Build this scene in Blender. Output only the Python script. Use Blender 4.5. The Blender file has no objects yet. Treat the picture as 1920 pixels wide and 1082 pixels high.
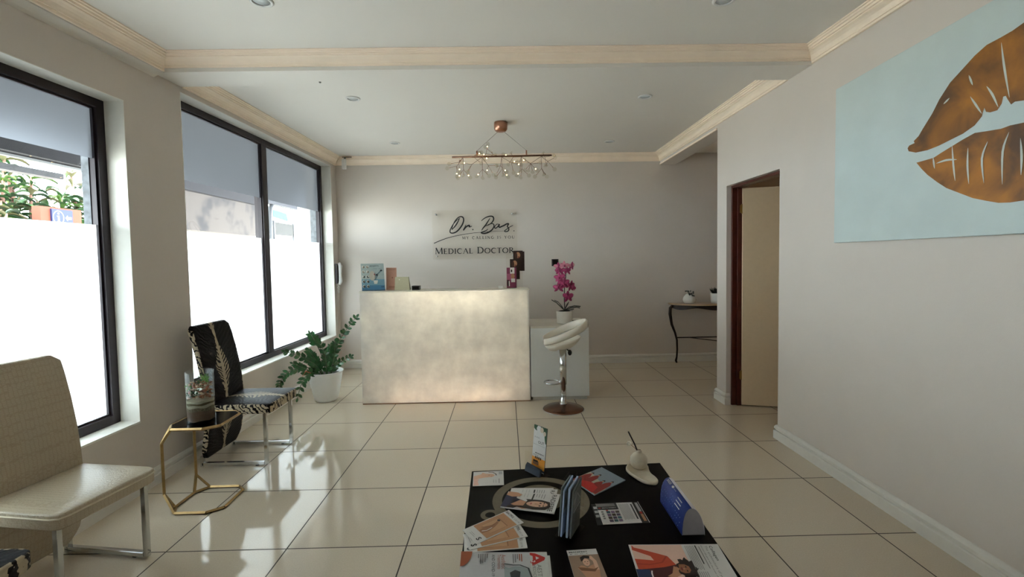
import bpy, bmesh, math, random
from mathutils import Vector, Matrix
SC = bpy.context.scene
COL = SC.collection
R = math.radians
rnd = random.Random(7)

# ---------------- camera ----------------
cam_d = bpy.data.cameras.new('camera')
cam = bpy.data.objects.new('camera', cam_d)
COL.objects.link(cam)
cam_d.sensor_fit = 'HORIZONTAL'
cam_d.sensor_width = 36.0
cam_d.lens = 36.0 * 867.655 / 1920.0
cam_d.shift_y = -(541.0 - 523.70) / 1920.0
cam_d.clip_start = 0.05
PIT, YAW, ROL = 0.0441310, -0.0142386, -0.0170465
fwd = Vector((-math.sin(YAW) * math.cos(PIT), math.cos(YAW) * math.cos(PIT), -math.sin(PIT)))
r0 = Vector((math.cos(YAW), math.sin(YAW), 0))
u0 = r0.cross(fwd)
rt = math.cos(ROL) * r0 + math.sin(ROL) * u0
up = -math.sin(ROL) * r0 + math.cos(ROL) * u0
cam.matrix_world = Matrix(((rt.x, up.x, -fwd.x, 0), (rt.y, up.y, -fwd.y, 0), (rt.z, up.z, -fwd.z, 1.4345), (0, 0, 0, 1)))
SC.camera = cam

# ---------------- world, sun, exposure ----------------
world = bpy.data.worlds.new('overcast_sky')
SC.world = world
world.use_nodes = True
bg = world.node_tree.nodes['Background']
bg.inputs['Color'].default_value = (0.88, 0.95, 1.02, 1)
bg.inputs['Strength'].default_value = 12.5
sun_d = bpy.data.lights.new('sun', 'SUN')
sun_d.energy = 12.0
sun_d.angle = R(8)
sun_d.color = (1.0, 0.95, 0.86)
sun = bpy.data.objects.new('sun', sun_d)
COL.objects.link(sun)
sun.rotation_euler = (R(20), R(35), 0)
sun.location = (-10, 0, 12)
SC.view_settings.view_transform = 'Standard'
SC.view_settings.look = 'None'
SC.view_settings.gamma = 1.0
SC.view_settings.use_curve_mapping = False
SC.view_settings.exposure = 0.56
SC.cycles.max_bounces = 12
SC.cycles.diffuse_bounces = 8
SC.cycles.glossy_bounces = 5
SC.cycles.transmission_bounces = 8
SC.cycles.transparent_max_bounces = 12
SC.cycles.caustics_reflective = False
SC.cycles.caustics_refractive = False
SC.cycles.sample_clamp_indirect = 6.0
SC.cycles.use_denoising = True

# ---------------- materials ----------------
MATS = {}
def lin(c):
    return tuple(((v / 255) / 12.92 if v / 255 <= 0.04045 else ((v / 255 + 0.055) / 1.055) ** 2.4) for v in c)
def mat(name, col, rough=0.5, metal=0.0, var=0.06, scale=30.0, bump=0.0, bscale=200.0, spec=0.5, coat=0.0, emit=None, estr=0.0, trans=0.0, srgb=True, alpha=1.0):
    if name in MATS:
        return MATS[name]
    m = bpy.data.materials.new(name); m.use_nodes = True
    nt = m.node_tree; n = nt.nodes; l = nt.links
    b = n['Principled BSDF']
    c = lin(col) if srgb else col
    tc = n.new('ShaderNodeTexCoord')
    no = n.new('ShaderNodeTexNoise'); no.inputs['Scale'].default_value = scale; no.inputs['Detail'].default_value = 4
    l.new(tc.outputs['Object'], no.inputs['Vector'])
    rp = n.new('ShaderNodeValToRGB')
    rp.color_ramp.elements[0].position = 0.3; rp.color_ramp.elements[1].position = 0.7
    rp.color_ramp.elements[0].color = tuple(max(0, x * (1 - var)) for x in c) + (1,)
    rp.color_ramp.elements[1].color = tuple(min(1, x * (1 + var)) for x in c) + (1,)
    l.new(no.outputs['Fac'], rp.inputs['Fac'])
    l.new(rp.outputs['Color'], b.inputs['Base Color'])
    b.inputs['Roughness'].default_value = rough
    b.inputs['Metallic'].default_value = metal
    b.inputs['Specular IOR Level'].default_value = spec
    b.inputs['Coat Weight'].default_value = coat
    b.inputs['Coat Roughness'].default_value = 0.08
    b.inputs['Transmission Weight'].default_value = trans
    b.inputs['Alpha'].default_value = alpha
    if emit:
        b.inputs['Emission Color'].default_value = lin(emit) + (1,)
        b.inputs['Emission Strength'].default_value = estr
    if bump:
        n2 = n.new('ShaderNodeTexNoise'); n2.inputs['Scale'].default_value = bscale; n2.inputs['Detail'].default_value = 3
        l.new(tc.outputs['Object'], n2.inputs['Vector'])
        bp = n.new('ShaderNodeBump'); bp.inputs['Strength'].default_value = bump; bp.inputs['Distance'].default_value = 0.002
        l.new(n2.outputs['Fac'], bp.inputs['Height']); l.new(bp.outputs['Normal'], b.inputs['Normal'])
    MATS[name] = m
    return m

def nodes_of(name):
    m = bpy.data.materials.new(name); m.use_nodes = True
    MATS[name] = m
    return m, m.node_tree.nodes, m.node_tree.links

wall_m = mat('wall_paint', (208, 200, 192), 0.75, var=0.015, scale=3, bump=0.25, bscale=350, spec=0.3)
ceil_m = mat('ceiling_paint', (224, 220, 214), 0.6, var=0.01, scale=2, bump=0.08, bscale=200, spec=0.3)
corn_m = mat('cornice_paint', (246, 230, 211), 0.5, var=0.03, scale=8)
base_m = mat('baseboard_paint', (222, 220, 214), 0.35, var=0.02)
sill_m = mat('sill_paint', (232, 231, 224), 0.45, var=0.015)
frame_m = mat('window_frame_metal', (40, 32, 36), 0.35, 0.3, var=0.05)
mahog_m = mat('dark_red_wood', (78, 34, 26), 0.4, var=0.2, scale=14)
door_m = mat('door_paint', (212, 190, 156), 0.5, var=0.02)
side_wall_m = mat('side_room_paint', (206, 176, 134), 0.7, var=0.02)
chrome_m = mat('chrome', (205, 208, 210), 0.12, 1.0, var=0.02)
gold_m = mat('brushed_gold_metal', (156, 130, 88), 0.4, 0.85, var=0.1, scale=60)
black_gl_m = mat('black_gloss', (8, 8, 9), 0.12, var=0.0)
black_m = mat('black_plastic', (12, 12, 13), 0.4, var=0.05)
table_m = mat('black_tabletop', (4, 4, 5), 0.5, var=0.1, scale=5, spec=0.06)
inlay_m = mat('olive_grey_inlay', (106, 98, 80), 0.5, var=0.1, scale=40, bump=0.1, spec=0.25)
white_m = mat('white_lacquer', (226, 228, 226), 0.3, var=0.01)
whitetop_m = mat('white_stone_top', (205, 198, 184), 0.35, var=0.06, scale=8)
paper_m = mat('white_paper', (214, 212, 210), 0.5, var=0.02, spec=0.3)
ceramic_m = mat('white_ceramic', (226, 222, 214), 0.35, var=0.03, scale=25)

def tile_material():
    m, n, l = nodes_of('glossy_floor_tile')
    b = n['Principled BSDF']
    tc = n.new('ShaderNodeTexCoord'); mp = n.new('ShaderNodeMapping')
    mp.inputs['Location'].default_value = (1.721054, -4.07697 + 6.0, 0)
    l.new(tc.outputs['Object'], mp.inputs['Vector'])
    br = n.new('ShaderNodeTexBrick'); br.offset = 0.0; br.squash = 1.0
    br.inputs['Scale'].default_value = 1.0
    br.inputs['Brick Width'].default_value = 0.6; br.inputs['Row Height'].default_value = 0.6
    br.inputs['Mortar Size'].default_value = 0.0034; br.inputs['Mortar Smooth'].default_value = 0.1
    br.inputs['Color1'].default_value = lin((206, 194, 174)) + (1,)
    br.inputs['Color2'].default_value = lin((200, 188, 168)) + (1,)
    br.inputs['Mortar'].default_value = lin((52, 40, 32)) + (1,)
    l.new(mp.outputs['Vector'], br.inputs['Vector'])
    no = n.new('ShaderNodeTexNoise'); no.inputs['Scale'].default_value = 160; no.inputs['Detail'].default_value = 2
    l.new(tc.outputs['Object'], no.inputs['Vector'])
    rp = n.new('ShaderNodeValToRGB')
    rp.color_ramp.elements[0].color = (0.86, 0.86, 0.86, 1); rp.color_ramp.elements[1].color = (1.08, 1.08, 1.08, 1)
    l.new(no.outputs['Fac'], rp.inputs['Fac'])
    mx = n.new('ShaderNodeMix'); mx.data_type = 'RGBA'; mx.blend_type = 'MULTIPLY'; mx.inputs['Factor'].default_value = 1.0
    l.new(br.outputs['Color'], mx.inputs['A']); l.new(rp.outputs['Color'], mx.inputs['B'])
    l.new(mx.outputs['Result'], b.inputs['Base Color'])
    mr = n.new('ShaderNodeMapRange'); mr.inputs['To Min'].default_value = 0.07; mr.inputs['To Max'].default_value = 0.7
    l.new(br.outputs['Fac'], mr.inputs['Value']); l.new(mr.outputs['Result'], b.inputs['Roughness'])
    b.inputs['Specular IOR Level'].default_value = 0.55
    bp = n.new('ShaderNodeBump'); bp.invert = True; bp.inputs['Strength'].default_value = 0.5; bp.inputs['Distance'].default_value = 0.002
    l.new(br.outputs['Fac'], bp.inputs['Height'])
    n2 = n.new('ShaderNodeTexNoise'); n2.inputs['Scale'].default_value = 2.2
    l.new(tc.outputs['Object'], n2.inputs['Vector'])
    b2 = n.new('ShaderNodeBump'); b2.inputs['Strength'].default_value = 0.06; b2.inputs['Distance'].default_value = 0.02
    l.new(n2.outputs['Fac'], b2.inputs['Height']); l.new(bp.outputs['Normal'], b2.inputs['Normal'])
    l.new(b2.outputs['Normal'], b.inputs['Normal'])
    return m
tile_m = tile_material()

def glass_material(name, tint=(0.95, 0.98, 0.97), glossf=1.0):
    m, n, l = nodes_of(name)
    n.remove(n['Principled BSDF'])
    out = n['Material Output']
    tr = n.new('ShaderNodeBsdfTransparent'); tr.inputs['Color'].default_value = tint + (1,)
    gl = n.new('ShaderNodeBsdfGlossy'); gl.inputs['Roughness'].default_value = 0.02
    fr = n.new('ShaderNodeFresnel'); fr.inputs['IOR'].default_value = 1.45
    ge = n.new('ShaderNodeNewGeometry')
    mu = n.new('ShaderNodeMath'); mu.operation = 'MULTIPLY'
    inv = n.new('ShaderNodeMath'); inv.operation = 'SUBTRACT'; inv.inputs[0].default_value = 1.0
    l.new(ge.outputs['Backfacing'], inv.inputs[1])
    inv.use_clamp = True
    m0 = n.new('ShaderNodeMath'); m0.operation = 'MULTIPLY'; m0.inputs[1].default_value = glossf
    l.new(fr.outputs['Fac'], m0.inputs[0]); l.new(m0.outputs[0], mu.inputs[0]); l.new(inv.outputs[0], mu.inputs[1])
    mx = n.new('ShaderNodeMixShader')
    l.new(mu.outputs[0], mx.inputs['Fac']); l.new(tr.outputs[0], mx.inputs[1]); l.new(gl.outputs[0], mx.inputs[2])
    l.new(mx.outputs[0], out.inputs['Surface'])
    return m
glass_m = glass_material('clear_glass')
acryl_m = glass_material('clear_acrylic', (0.985, 0.98, 0.965), 0.3)

def frost_material(name, col, tf=0.9, fwd_share=0.15):
    m, n, l = nodes_of(name)
    n.remove(n['Principled BSDF'])
    out = n['Material Output']
    tl = n.new('ShaderNodeBsdfTranslucent'); df = n.new('ShaderNodeBsdfDiffuse')
    tc = n.new('ShaderNodeTexCoord'); no = n.new('ShaderNodeTexNoise'); no.inputs['Scale'].default_value = 300
    l.new(tc.outputs['Object'], no.inputs['Vector'])
    rp = n.new('ShaderNodeValToRGB')
    rp.color_ramp.elements[0].color = tuple(c * 0.97 for c in col) + (1,); rp.color_ramp.elements[1].color = col + (1,)
    l.new(no.outputs['Fac'], rp.inputs['Fac'])
    l.new(rp.outputs['Color'], tl.inputs['Color'])
    df.inputs['Color'].default_value = (0.75, 0.78, 0.8, 1)
    rf = n.new('ShaderNodeBsdfRefraction'); rf.inputs['Roughness'].default_value = 0.65; rf.inputs['IOR'].default_value = 1.2
    rf.inputs['Color'].default_value = col + (1,)
    m1 = n.new('ShaderNodeMixShader'); m1.inputs['Fac'].default_value = fwd_share
    l.new(tl.outputs[0], m1.inputs[1]); l.new(rf.outputs[0], m1.inputs[2])
    mx = n.new('ShaderNodeMixShader'); mx.inputs['Fac'].default_value = tf
    l.new(df.outputs[0], mx.inputs[1]); l.new(m1.outputs[0], mx.inputs[2])
    l.new(mx.outputs[0], out.inputs['Surface'])
    return m
frost_m = frost_material('frosted_window_film', (0.9, 0.94, 0.97))
frost2_m = frost_material('shaded_frosted_film', (0.15, 0.16, 0.18), 0.95, 0.6)  # same frosted film; canopy shade on the upper band put into its colour

def onyx_material():
    m, n, l = nodes_of('backlit_onyx_panel')
    b = n['Principled BSDF']; out = n['Material Output']
    tc = n.new('ShaderNodeTexCoord')
    no = n.new('ShaderNodeTexNoise'); no.inputs['Scale'].default_value = 5.5; no.inputs['Detail'].default_value = 7; no.inputs['Roughness'].default_value = 0.6
    l.new(tc.outputs['Object'], no.inputs['Vector'])
    rp = n.new('ShaderNodeValToRGB')
    e = rp.color_ramp.elements
    e[0].position = 0.3; e[0].color = lin((214, 210, 205)) + (1,)
    e[1].position = 0.72; e[1].color = lin((242, 239, 232)) + (1,)
    l.new(no.outputs['Fac'], rp.inputs['Fac'])
    l.new(rp.outputs['Color'], b.inputs['Base Color'])
    b.inputs['Roughness'].default_value = 0.35
    tl = n.new('ShaderNodeBsdfTranslucent')
    rp2 = n.new('ShaderNodeValToRGB')
    rp2.color_ramp.elements[0].position = 0.35; rp2.color_ramp.elements[0].color = (0.72, 0.715, 0.69, 1)
    rp2.color_ramp.elements[1].position = 0.7; rp2.color_ramp.elements[1].color = (0.96, 0.955, 0.92, 1)
    l.new(no.outputs['Fac'], rp2.inputs['Fac']); l.new(rp2.outputs['Color'], tl.inputs['Color'])
    mx = n.new('ShaderNodeMixShader'); mx.inputs['Fac'].default_value = 0.38
    l.new(b.outputs[0], mx.inputs[1]); l.new(tl.outputs[0], mx.inputs[2]); l.new(mx.outputs[0], out.inputs['Surface'])
    return m
onyx_m = onyx_material()

def M2(n, l, op, a, b=None, c=None):
    k = n.new('ShaderNodeMath'); k.operation = op
    for i, v in enumerate((a, b, c)):
        if v is None: continue
        if isinstance(v, (int, float)): k.inputs[i].default_value = v
        else: l.new(v, k.inputs[i])
    return k.outputs[0]

def zebra_material():
    # black velour with a cream spine and ribs running up the middle of the chair (object space, y across)
    m, n, l = nodes_of('zebra_spine_fabric')
    b = n['Principled BSDF']
    tc = n.new('ShaderNodeTexCoord'); sp = n.new('ShaderNodeSeparateXYZ')
    no = n.new('ShaderNodeTexNoise'); no.inputs['Scale'].default_value = 16; no.inputs['Detail'].default_value = 3
    l.new(tc.outputs['Object'], no.inputs['Vector']); l.new(tc.outputs['Object'], sp.inputs[0])
    x, y, z = sp.outputs
    nz = M2(n, l, 'MULTIPLY', M2(n, l, 'SUBTRACT', no.outputs['Fac'], 0.5), 0.06)
    ya = M2(n, l, 'ABSOLUTE', M2(n, l, 'ADD', y, M2(n, l, 'MULTIPLY', nz, 0.5)))
    along = M2(n, l, 'ADD', z, M2(n, l, 'MULTIPLY', x, 0.9))
    wid = M2(n, l, 'ADD', 0.042, M2(n, l, 'MULTIPLY', M2(n, l, 'SINE', M2(n, l, 'MULTIPLY', along, 17.0)), 0.03))
    wid = M2(n, l, 'ADD', wid, M2(n, l, 'MULTIPLY', nz, 0.9))
    band = M2(n, l, 'LESS_THAN', ya, wid)
    rib = M2(n, l, 'SINE', M2(n, l, 'MULTIPLY', M2(n, l, 'ADD', M2(n, l, 'SUBTRACT', along, M2(n, l, 'MULTIPLY', ya, 0.8)), M2(n, l, 'MULTIPLY', nz, 1.1)), 230.0))
    core = M2(n, l, 'LESS_THAN', ya, 0.014)
    ribm = M2(n, l, 'MAXIMUM', M2(n, l, 'GREATER_THAN', rib, 0.0), core)
    inner = M2(n, l, 'MULTIPLY', band, ribm)
    # the borders: pale with dark ribs beyond |y| > 0.19
    edge = M2(n, l, 'GREATER_THAN', ya, 0.211)
    er = M2(n, l, 'SINE', M2(n, l, 'MULTIPLY', M2(n, l, 'ADD', M2(n, l, 'ADD', x, z), M2(n, l, 'MULTIPLY', nz, 3.0)), 150.0))
    edge = M2(n, l, 'MULTIPLY', edge, M2(n, l, 'GREATER_THAN', er, -0.25))
    front = M2(n, l, 'GREATER_THAN', x, 0.222)
    fr = M2(n, l, 'SINE', M2(n, l, 'MULTIPLY', M2(n, l, 'ADD', y, M2(n, l, 'MULTIPLY', nz, 3.0)), 120.0))
    front = M2(n, l, 'MULTIPLY', front, M2(n, l, 'GREATER_THAN', fr, -0.4))
    fac = M2(n, l, 'MAXIMUM', M2(n, l, 'MAXIMUM', inner, edge), front)
    w2 = M2(n, l, 'SINE', M2(n, l, 'MULTIPLY', M2(n, l, 'ADD', M2(n, l, 'SUBTRACT', along, M2(n, l, 'MULTIPLY', ya, 0.5)), nz), 230.0))
    dk = n.new('ShaderNodeMix'); dk.data_type = 'RGBA'
    dk.inputs['A'].default_value = lin((6, 5, 7)) + (1,); dk.inputs['B'].default_value = lin((20, 17, 20)) + (1,)
    l.new(M2(n, l, 'GREATER_THAN', w2, 0.3), dk.inputs['Factor'])
    mx = n.new('ShaderNodeMix'); mx.data_type = 'RGBA'
    l.new(fac, mx.inputs['Factor']); l.new(dk.outputs['Result'], mx.inputs['A']); mx.inputs['B'].default_value = lin((172, 160, 136)) + (1,)
    l.new(mx.outputs['Result'], b.inputs['Base Color'])
    b.inputs['Roughness'].default_value = 0.5; b.inputs['Specular IOR Level'].default_value = 0.1
    bp = n.new('ShaderNodeBump'); bp.inputs['Strength'].default_value = 0.3; bp.inputs['Distance'].default_value = 0.002
    l.new(w2, bp.inputs['Height']); l.new(bp.outputs['Normal'], b.inputs['Normal'])
    return m
zebra_m = zebra_material()

def croc_material():
    m, n, l = nodes_of('cream_crocodile_leather')
    b = n['Principled BSDF']
    tc = n.new('ShaderNodeTexCoord'); mp = n.new('ShaderNodeMapping')
    l.new(tc.outputs['Object'], mp.inputs['Vector'])
    vo = n.new('ShaderNodeTexVoronoi'); vo.feature = 'DISTANCE_TO_EDGE'; vo.inputs['Scale'].default_value = 85
    mp.inputs['Scale'].default_value = (1.5, 0.7, 1.4)
    vo.inputs['Randomness'].default_value = 0.35
    l.new(mp.outputs['Vector'], vo.inputs['Vector'])
    rp = n.new('ShaderNodeValToRGB')
    rp.color_ramp.elements[0].position = 0.0; rp.color_ramp.elements[0].color = (0, 0, 0, 1)
    rp.color_ramp.elements[1].position = 0.12; rp.color_ramp.elements[1].color = (1, 1, 1, 1)
    l.new(vo.outputs['Distance'], rp.inputs['Fac'])
    bp = n.new('ShaderNodeBump'); bp.inputs['Strength'].default_value = 0.3; bp.inputs['Distance'].default_value = 0.003
    l.new(rp.outputs['Color'], bp.inputs['Height']); l.new(bp.outputs['Normal'], b.inputs['Normal'])
    mx = n.new('ShaderNodeMix'); mx.data_type = 'RGBA'
    mx.inputs['A'].default_value = lin((166, 152, 130)) + (1,); mx.inputs['B'].default_value = lin((178, 165, 143)) + (1,)
    l.new(rp.outputs['Color'], mx.inputs['Factor']); l.new(mx.outputs['Result'], b.inputs['Base Color'])
    b.inputs['Roughness'].default_value = 0.27
    return m
croc_m = croc_material()

def gold_paint_material():
    m, n, l = nodes_of('bronze_lip_paint')
    b = n['Principled BSDF']
    tc = n.new('ShaderNodeTexCoord'); no = n.new('ShaderNodeTexNoise'); no.inputs['Scale'].default_value = 5; no.inputs['Detail'].default_value = 5; no.inputs['Distortion'].default_value = 0.6
    l.new(tc.outputs['Object'], no.inputs['Vector'])
    rp = n.new('ShaderNodeValToRGB'); e = rp.color_ramp.elements
    e[0].position = 0.35; e[0].color = lin((84, 56, 34)) + (1,)
    e[1].position = 0.66; e[1].color = lin((168, 108, 36)) + (1,)
    l.new(no.outputs['Fac'], rp.inputs['Fac']); l.new(rp.outputs['Color'], b.inputs['Base Color'])
    b.inputs['Roughness'].default_value = 0.45; b.inputs['Metallic'].default_value = 0.15
    return m
bronze_m = gold_paint_material()
canvas_m = mat('pale_blue_canvas', (196, 209, 208), 0.7, var=0.03, scale=6, bump=0.25, bscale=500, spec=0.2)

# ---------------- mesh builder ----------------
class MB:
    def __init__(s):
        s.v = []; s.f = []; s.m = []; s.mats = []; s.sm = []
    def mi(s, m):
        if m not in s.mats: s.mats.append(m)
        return s.mats.index(m)
    def add(s, verts, faces, m, smooth=False):
        o = len(s.v); k = s.mi(m)
        s.v += [tuple(v) for v in verts]
        for f in faces:
            s.f.append([i + o for i in f]); s.m.append(k); s.sm.append(smooth)
        return s
    def box(s, x0, x1, y0, y1, z0, z1, m):
        x0, x1 = min(x0, x1), max(x0, x1); y0, y1 = min(y0, y1), max(y0, y1); z0, z1 = min(z0, z1), max(z0, z1)
        v = [(x0, y0, z0), (x1, y0, z0), (x1, y1, z0), (x0, y1, z0), (x0, y0, z1), (x1, y0, z1), (x1, y1, z1), (x0, y1, z1)]
        return s.add(v, [(0, 3, 2, 1), (4, 5, 6, 7), (0, 1, 5, 4), (1, 2, 6, 5), (2, 3, 7, 6), (3, 0, 4, 7)], m)
    def prism(s, bot, topv, m):
        n = len(bot)
        f = [tuple(range(n))[::-1], tuple(range(n, 2 * n))] + [(i, (i + 1) % n, n + (i + 1) % n, n + i) for i in range(n)]
        return s.add(list(bot) + list(topv), f, m)
    def tube(s, path, r, m, n=8, cap=True):
        P = [Vector(p) for p in path]
        rs = r if isinstance(r, (list, tuple)) else [r] * len(P)
        T = []
        for i in range(len(P)):
            a = P[max(0, i - 1)]; b = P[min(len(P) - 1, i + 1)]
            T.append((b - a).normalized())
        ref = Vector((0, 0, 1)) if abs(T[0].z) < 0.9 else Vector((1, 0, 0))
        u = T[0].cross(ref).normalized()
        V = []
        for i, p in enumerate(P):
            u = (u - T[i] * u.dot(T[i])).normalized(); w = T[i].cross(u)
            for k in range(n):
                a = 2 * math.pi * k / n
                V.append(p + (u * math.cos(a) + w * math.sin(a)) * rs[i])
        F = []
        for i in range(len(P) - 1):
            for k in range(n):
                a = i * n + k; b = i * n + (k + 1) % n
                F.append((a, b, b + n, a + n))
        if cap:
            F.append(tuple(range(n))[::-1]); F.append(tuple((len(P) - 1) * n + k for k in range(n)))
        return s.add(V, F, m, n > 5)
    def bar(s, path, w, m):   # square-section bar
        return s.tube(path, w * 0.7071, m, n=4)
    def lathe(s, prof, m, c=(0, 0, 0), n=32, smooth=True, sx=1.0, sy=1.0, close=False):
        V = []
        for r_, z in prof:
            for k in range(n):
                a = 2 * math.pi * k / n
                V.append((c[0] + r_ * sx * math.cos(a), c[1] + r_ * sy * math.sin(a), c[2] + z))
        F = []
        L = len(prof)
        for i in range(L if close else L - 1):
            j = (i + 1) % L
            for k in range(n):
                F.append((i * n + k, i * n + (k + 1) % n, j * n + (k + 1) % n, j * n + k))
        if not close:
            if prof[0][0] > 1e-6: F.append(tuple(range(n))[::-1])
            if prof[-1][0] > 1e-6: F.append(tuple((L - 1) * n + k for k in range(n)))
        return s.add(V, F, m, smooth)
    def torus(s, c, R_, r, m, axis='Z', n=32, k=8, sx=1.0):
        V = []
        for i in range(n):
            a = 2 * math.pi * i / n
            for j in range(k):
                b = 2 * math.pi * j / k
                q = ((R_ + r * math.cos(b)) * math.cos(a) * sx, (R_ + r * math.cos(b)) * math.sin(a), r * math.sin(b))
                if axis == 'Y': q = (q[0], q[2], q[1])
                V.append((c[0] + q[0], c[1] + q[1], c[2] + q[2]))
        F = [(i * k + j, ((i + 1) % n) * k + j, ((i + 1) % n) * k + (j + 1) % k, i * k + (j + 1) % k) for i in range(n) for j in range(k)]
        return s.add(V, F, m, True)
    def ball(s, c, r, m, n=12, sx=1, sy=1, sz=1):
        V = []; F = []
        h = n // 2
        for i in range(h + 1):
            t = math.pi * i / h
            for k in range(n):
                a = 2 * math.pi * k / n
                V.append((c[0] + r * sx * math.sin(t) * math.cos(a), c[1] + r * sy * math.sin(t) * math.sin(a), c[2] + r * sz * math.cos(t)))
        for i in range(h):
            for k in range(n):
                F.append((i * n + k, (i + 1) * n + k, (i + 1) * n + (k + 1) % n, i * n + (k + 1) % n))
        return s.add(V, F, m, True)
    def xf(s, M):
        s.v = [tuple(M @ Vector(v)) for v in s.v]
        return s
    def build(s, name, parent=None, bevel=0.0, seg=2, auto=True):
        me = bpy.data.meshes.new(name)
        me.from_pydata(s.v, [], s.f)
        for m in s.mats: me.materials.append(m)
        me.polygons.foreach_set('material_index', s.m)
        me.polygons.foreach_set('use_smooth', s.sm)
        bm = bmesh.new(); bm.from_mesh(me)
        bmesh.ops.remove_doubles(bm, verts=bm.verts, dist=1e-6)
        bmesh.ops.recalc_face_normals(bm, faces=bm.faces)
        bm.to_mesh(me); bm.free()
        o = bpy.data.objects.new(name, me); COL.objects.link(o)
        if parent is not None: o.parent = parent
        if bevel:
            b = o.modifiers.new('bevel', 'BEVEL'); b.width = bevel; b.segments = seg; b.limit_method = 'ANGLE'; b.angle_limit = R(40)
        return o

def thing(name, label, cat, loc=(0, 0, 0), rz=0.0, group=None):
    o = bpy.data.objects.new(name, None); COL.objects.link(o)
    o.empty_display_size = 0.1
    o.location = loc; o.rotation_euler = (0, 0, rz)
    o['label'] = label; o['category'] = cat
    if group: o['group'] = group
    return o
def tag(o, label, cat, group=None):
    o['label'] = label; o['category'] = cat
    if group: o['group'] = group
    return o
def struct(o):
    o['kind'] = 'structure'
    return o
def copy_tree(o, parent=None):
    c = o.copy(); COL.objects.link(c)
    if parent is not None: c.parent = parent
    for ch in [x for x in bpy.data.objects if x.parent == o]:
        copy_tree(ch, c)
    return c

# printing onto a surface: f(u, v, h) -> point
def bil(c, nrm=None):
    c = [Vector(p) for p in c]
    if nrm is None:
        nrm = (c[1] - c[0]).cross(c[3] - c[0]).normalized()
    nrm = Vector(nrm)
    def f(u, v, h=0.0):
        return (c[0] * (1 - u) * (1 - v) + c[1] * u * (1 - v) + c[2] * u * v + c[3] * (1 - u) * v) + nrm * h
    return f
class Print:
    def __init__(s, f):
        s.f = f; s.mb = MB(); s.h = 0.0004
    def poly(s, pts, m, h=None):
        if h is None:
            s.h += 0.00012; h = s.h
        n = len(pts)
        s.mb.add([s.f(u, v, h) for u, v in pts], [tuple(range(n))], m)
        return s
    def rect(s, u0, v0, u1, v1, m, h=None):
        return s.poly([(u0, v0), (u1, v0), (u1, v1), (u0, v1)], m, h)
    def circ(s, u, v, ru, rv, m, n=20, h=None):
        return s.poly([(u + ru * math.cos(2 * math.pi * k / n), v + rv * math.sin(2 * math.pi * k / n)) for k in range(n)], m, h)
    def stroke(s, pts, w, m, asp=1.0, h=None):   # w in u units
        if h is None:
            s.h += 0.00012; h = s.h
        P = [Vector((p[0], p[1] / asp)) for p in pts]
        ws = w if isinstance(w, (list, tuple)) else [w] * len(P)
        V = []
        for i in range(len(P)):
            t = (P[min(i + 1, len(P) - 1)] - P[max(i - 1, 0)])
            t = t.normalized() if t.length > 0 else Vector((1, 0))
            nn = Vector((-t.y, t.x)) * ws[i] / 2
            for q in (P[i] + nn, P[i] - nn): V.append(s.f(q.x, q.y * asp, h))
        s.mb.add(V, [(2 * i, 2 * i + 1, 2 * i + 3, 2 * i + 2) for i in range(len(P) - 1)], m)
        return s
    def text(s, body, u, v, size, m, du=(1, 0), dv=(0, 1), h=None, width=None, bold=0.0):
        # size = cap height in units of dv; du = direction of one unit of advance
        if h is None:
            s.h += 0.00012; h = s.h
        cu = bpy.data.curves.new('t', 'FONT'); cu.body = body; cu.size = 1.0; cu.resolution_u = 2; cu.offset = bold
        ob = bpy.data.objects.new('t', cu)
        me = ob.to_mesh()
        xs = [q.co.x for q in me.vertices] or [0]
        w = max(xs) - min(xs) or 1
        x0 = min(xs)
        k = size / 0.7
        kx = (width / w) if width else k
        V = []
        for q in me.vertices:
            a = (q.co.x - x0) * kx; b = q.co.y * k
            V.append(s.f(u + du[0] * a + dv[0] * b, v + du[1] * a + dv[1] * b, h))
        s.mb.add(V, [tuple(p.vertices) for p in me.polygons], m)
        ob.to_mesh_clear(); bpy.data.objects.remove(ob); bpy.data.curves.remove(cu)
        return s
    def build(s, name, parent):
        o = s.mb.build(name, parent)
        return o
def ink(name, col, rough=0.5):
    return mat('ink_' + name, col, rough, var=0.03, scale=60, spec=0.3)
# ---------------- room ----------------
YB, XR, ZC = 6.23, 2.10, 2.81
LW = bpy.data.objects.new('wall_left', None)
# left wall frame: origin on its inner face, x inward, y along the wall
ML = Matrix.Translation((-2.335, 2.45, 0)) @ Matrix.Rotation(-0.0285, 4, 'Z')
def lw(x, y, z=0):
    return tuple(ML @ Vector((x, y, z)))

struct(MB().box(-2.9, 4.2, -1.9, 6.6, -0.12, 0.0, tile_m).build('floor'))
struct(MB().box(-2.9, 4.2, -1.9, 6.6, ZC, ZC + 0.12, ceil_m).build('ceiling'))

# left wall with openings (local y): window_3 [-3.6..-2.6], window_1 [-2.2..0.466], window_2 [0.953..3.612]
W1 = (-2.2, 0.466, 0.44, 2.445); W2 = (0.953, 3.612, 0.462, 2.672)
DIN, DOUT = -0.12, -0.285
stone_m = mat('rough_stone_cladding', (126, 132, 140), 0.9, var=0.35, scale=22, bump=1.0, bscale=45)
b = MB()
def seg(y0, y1, z0, z1):
    b.box(-0.2, 0, y0, y1, z0, z1, wall_m)
seg(-4.4, W1[0], 0, ZC); seg(W1[0], W1[1], 0, W1[2]); seg(W1[0], W1[1], W1[3], ZC)
seg(W1[1], W2[0], 0, ZC)
seg(W2[0], W2[1], 0, W2[2]); seg(W2[0], W2[1], W2[3], ZC); seg(W2[1], 4.05, 0, ZC)
struct(b.xf(ML).build('wall_left'))
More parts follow.
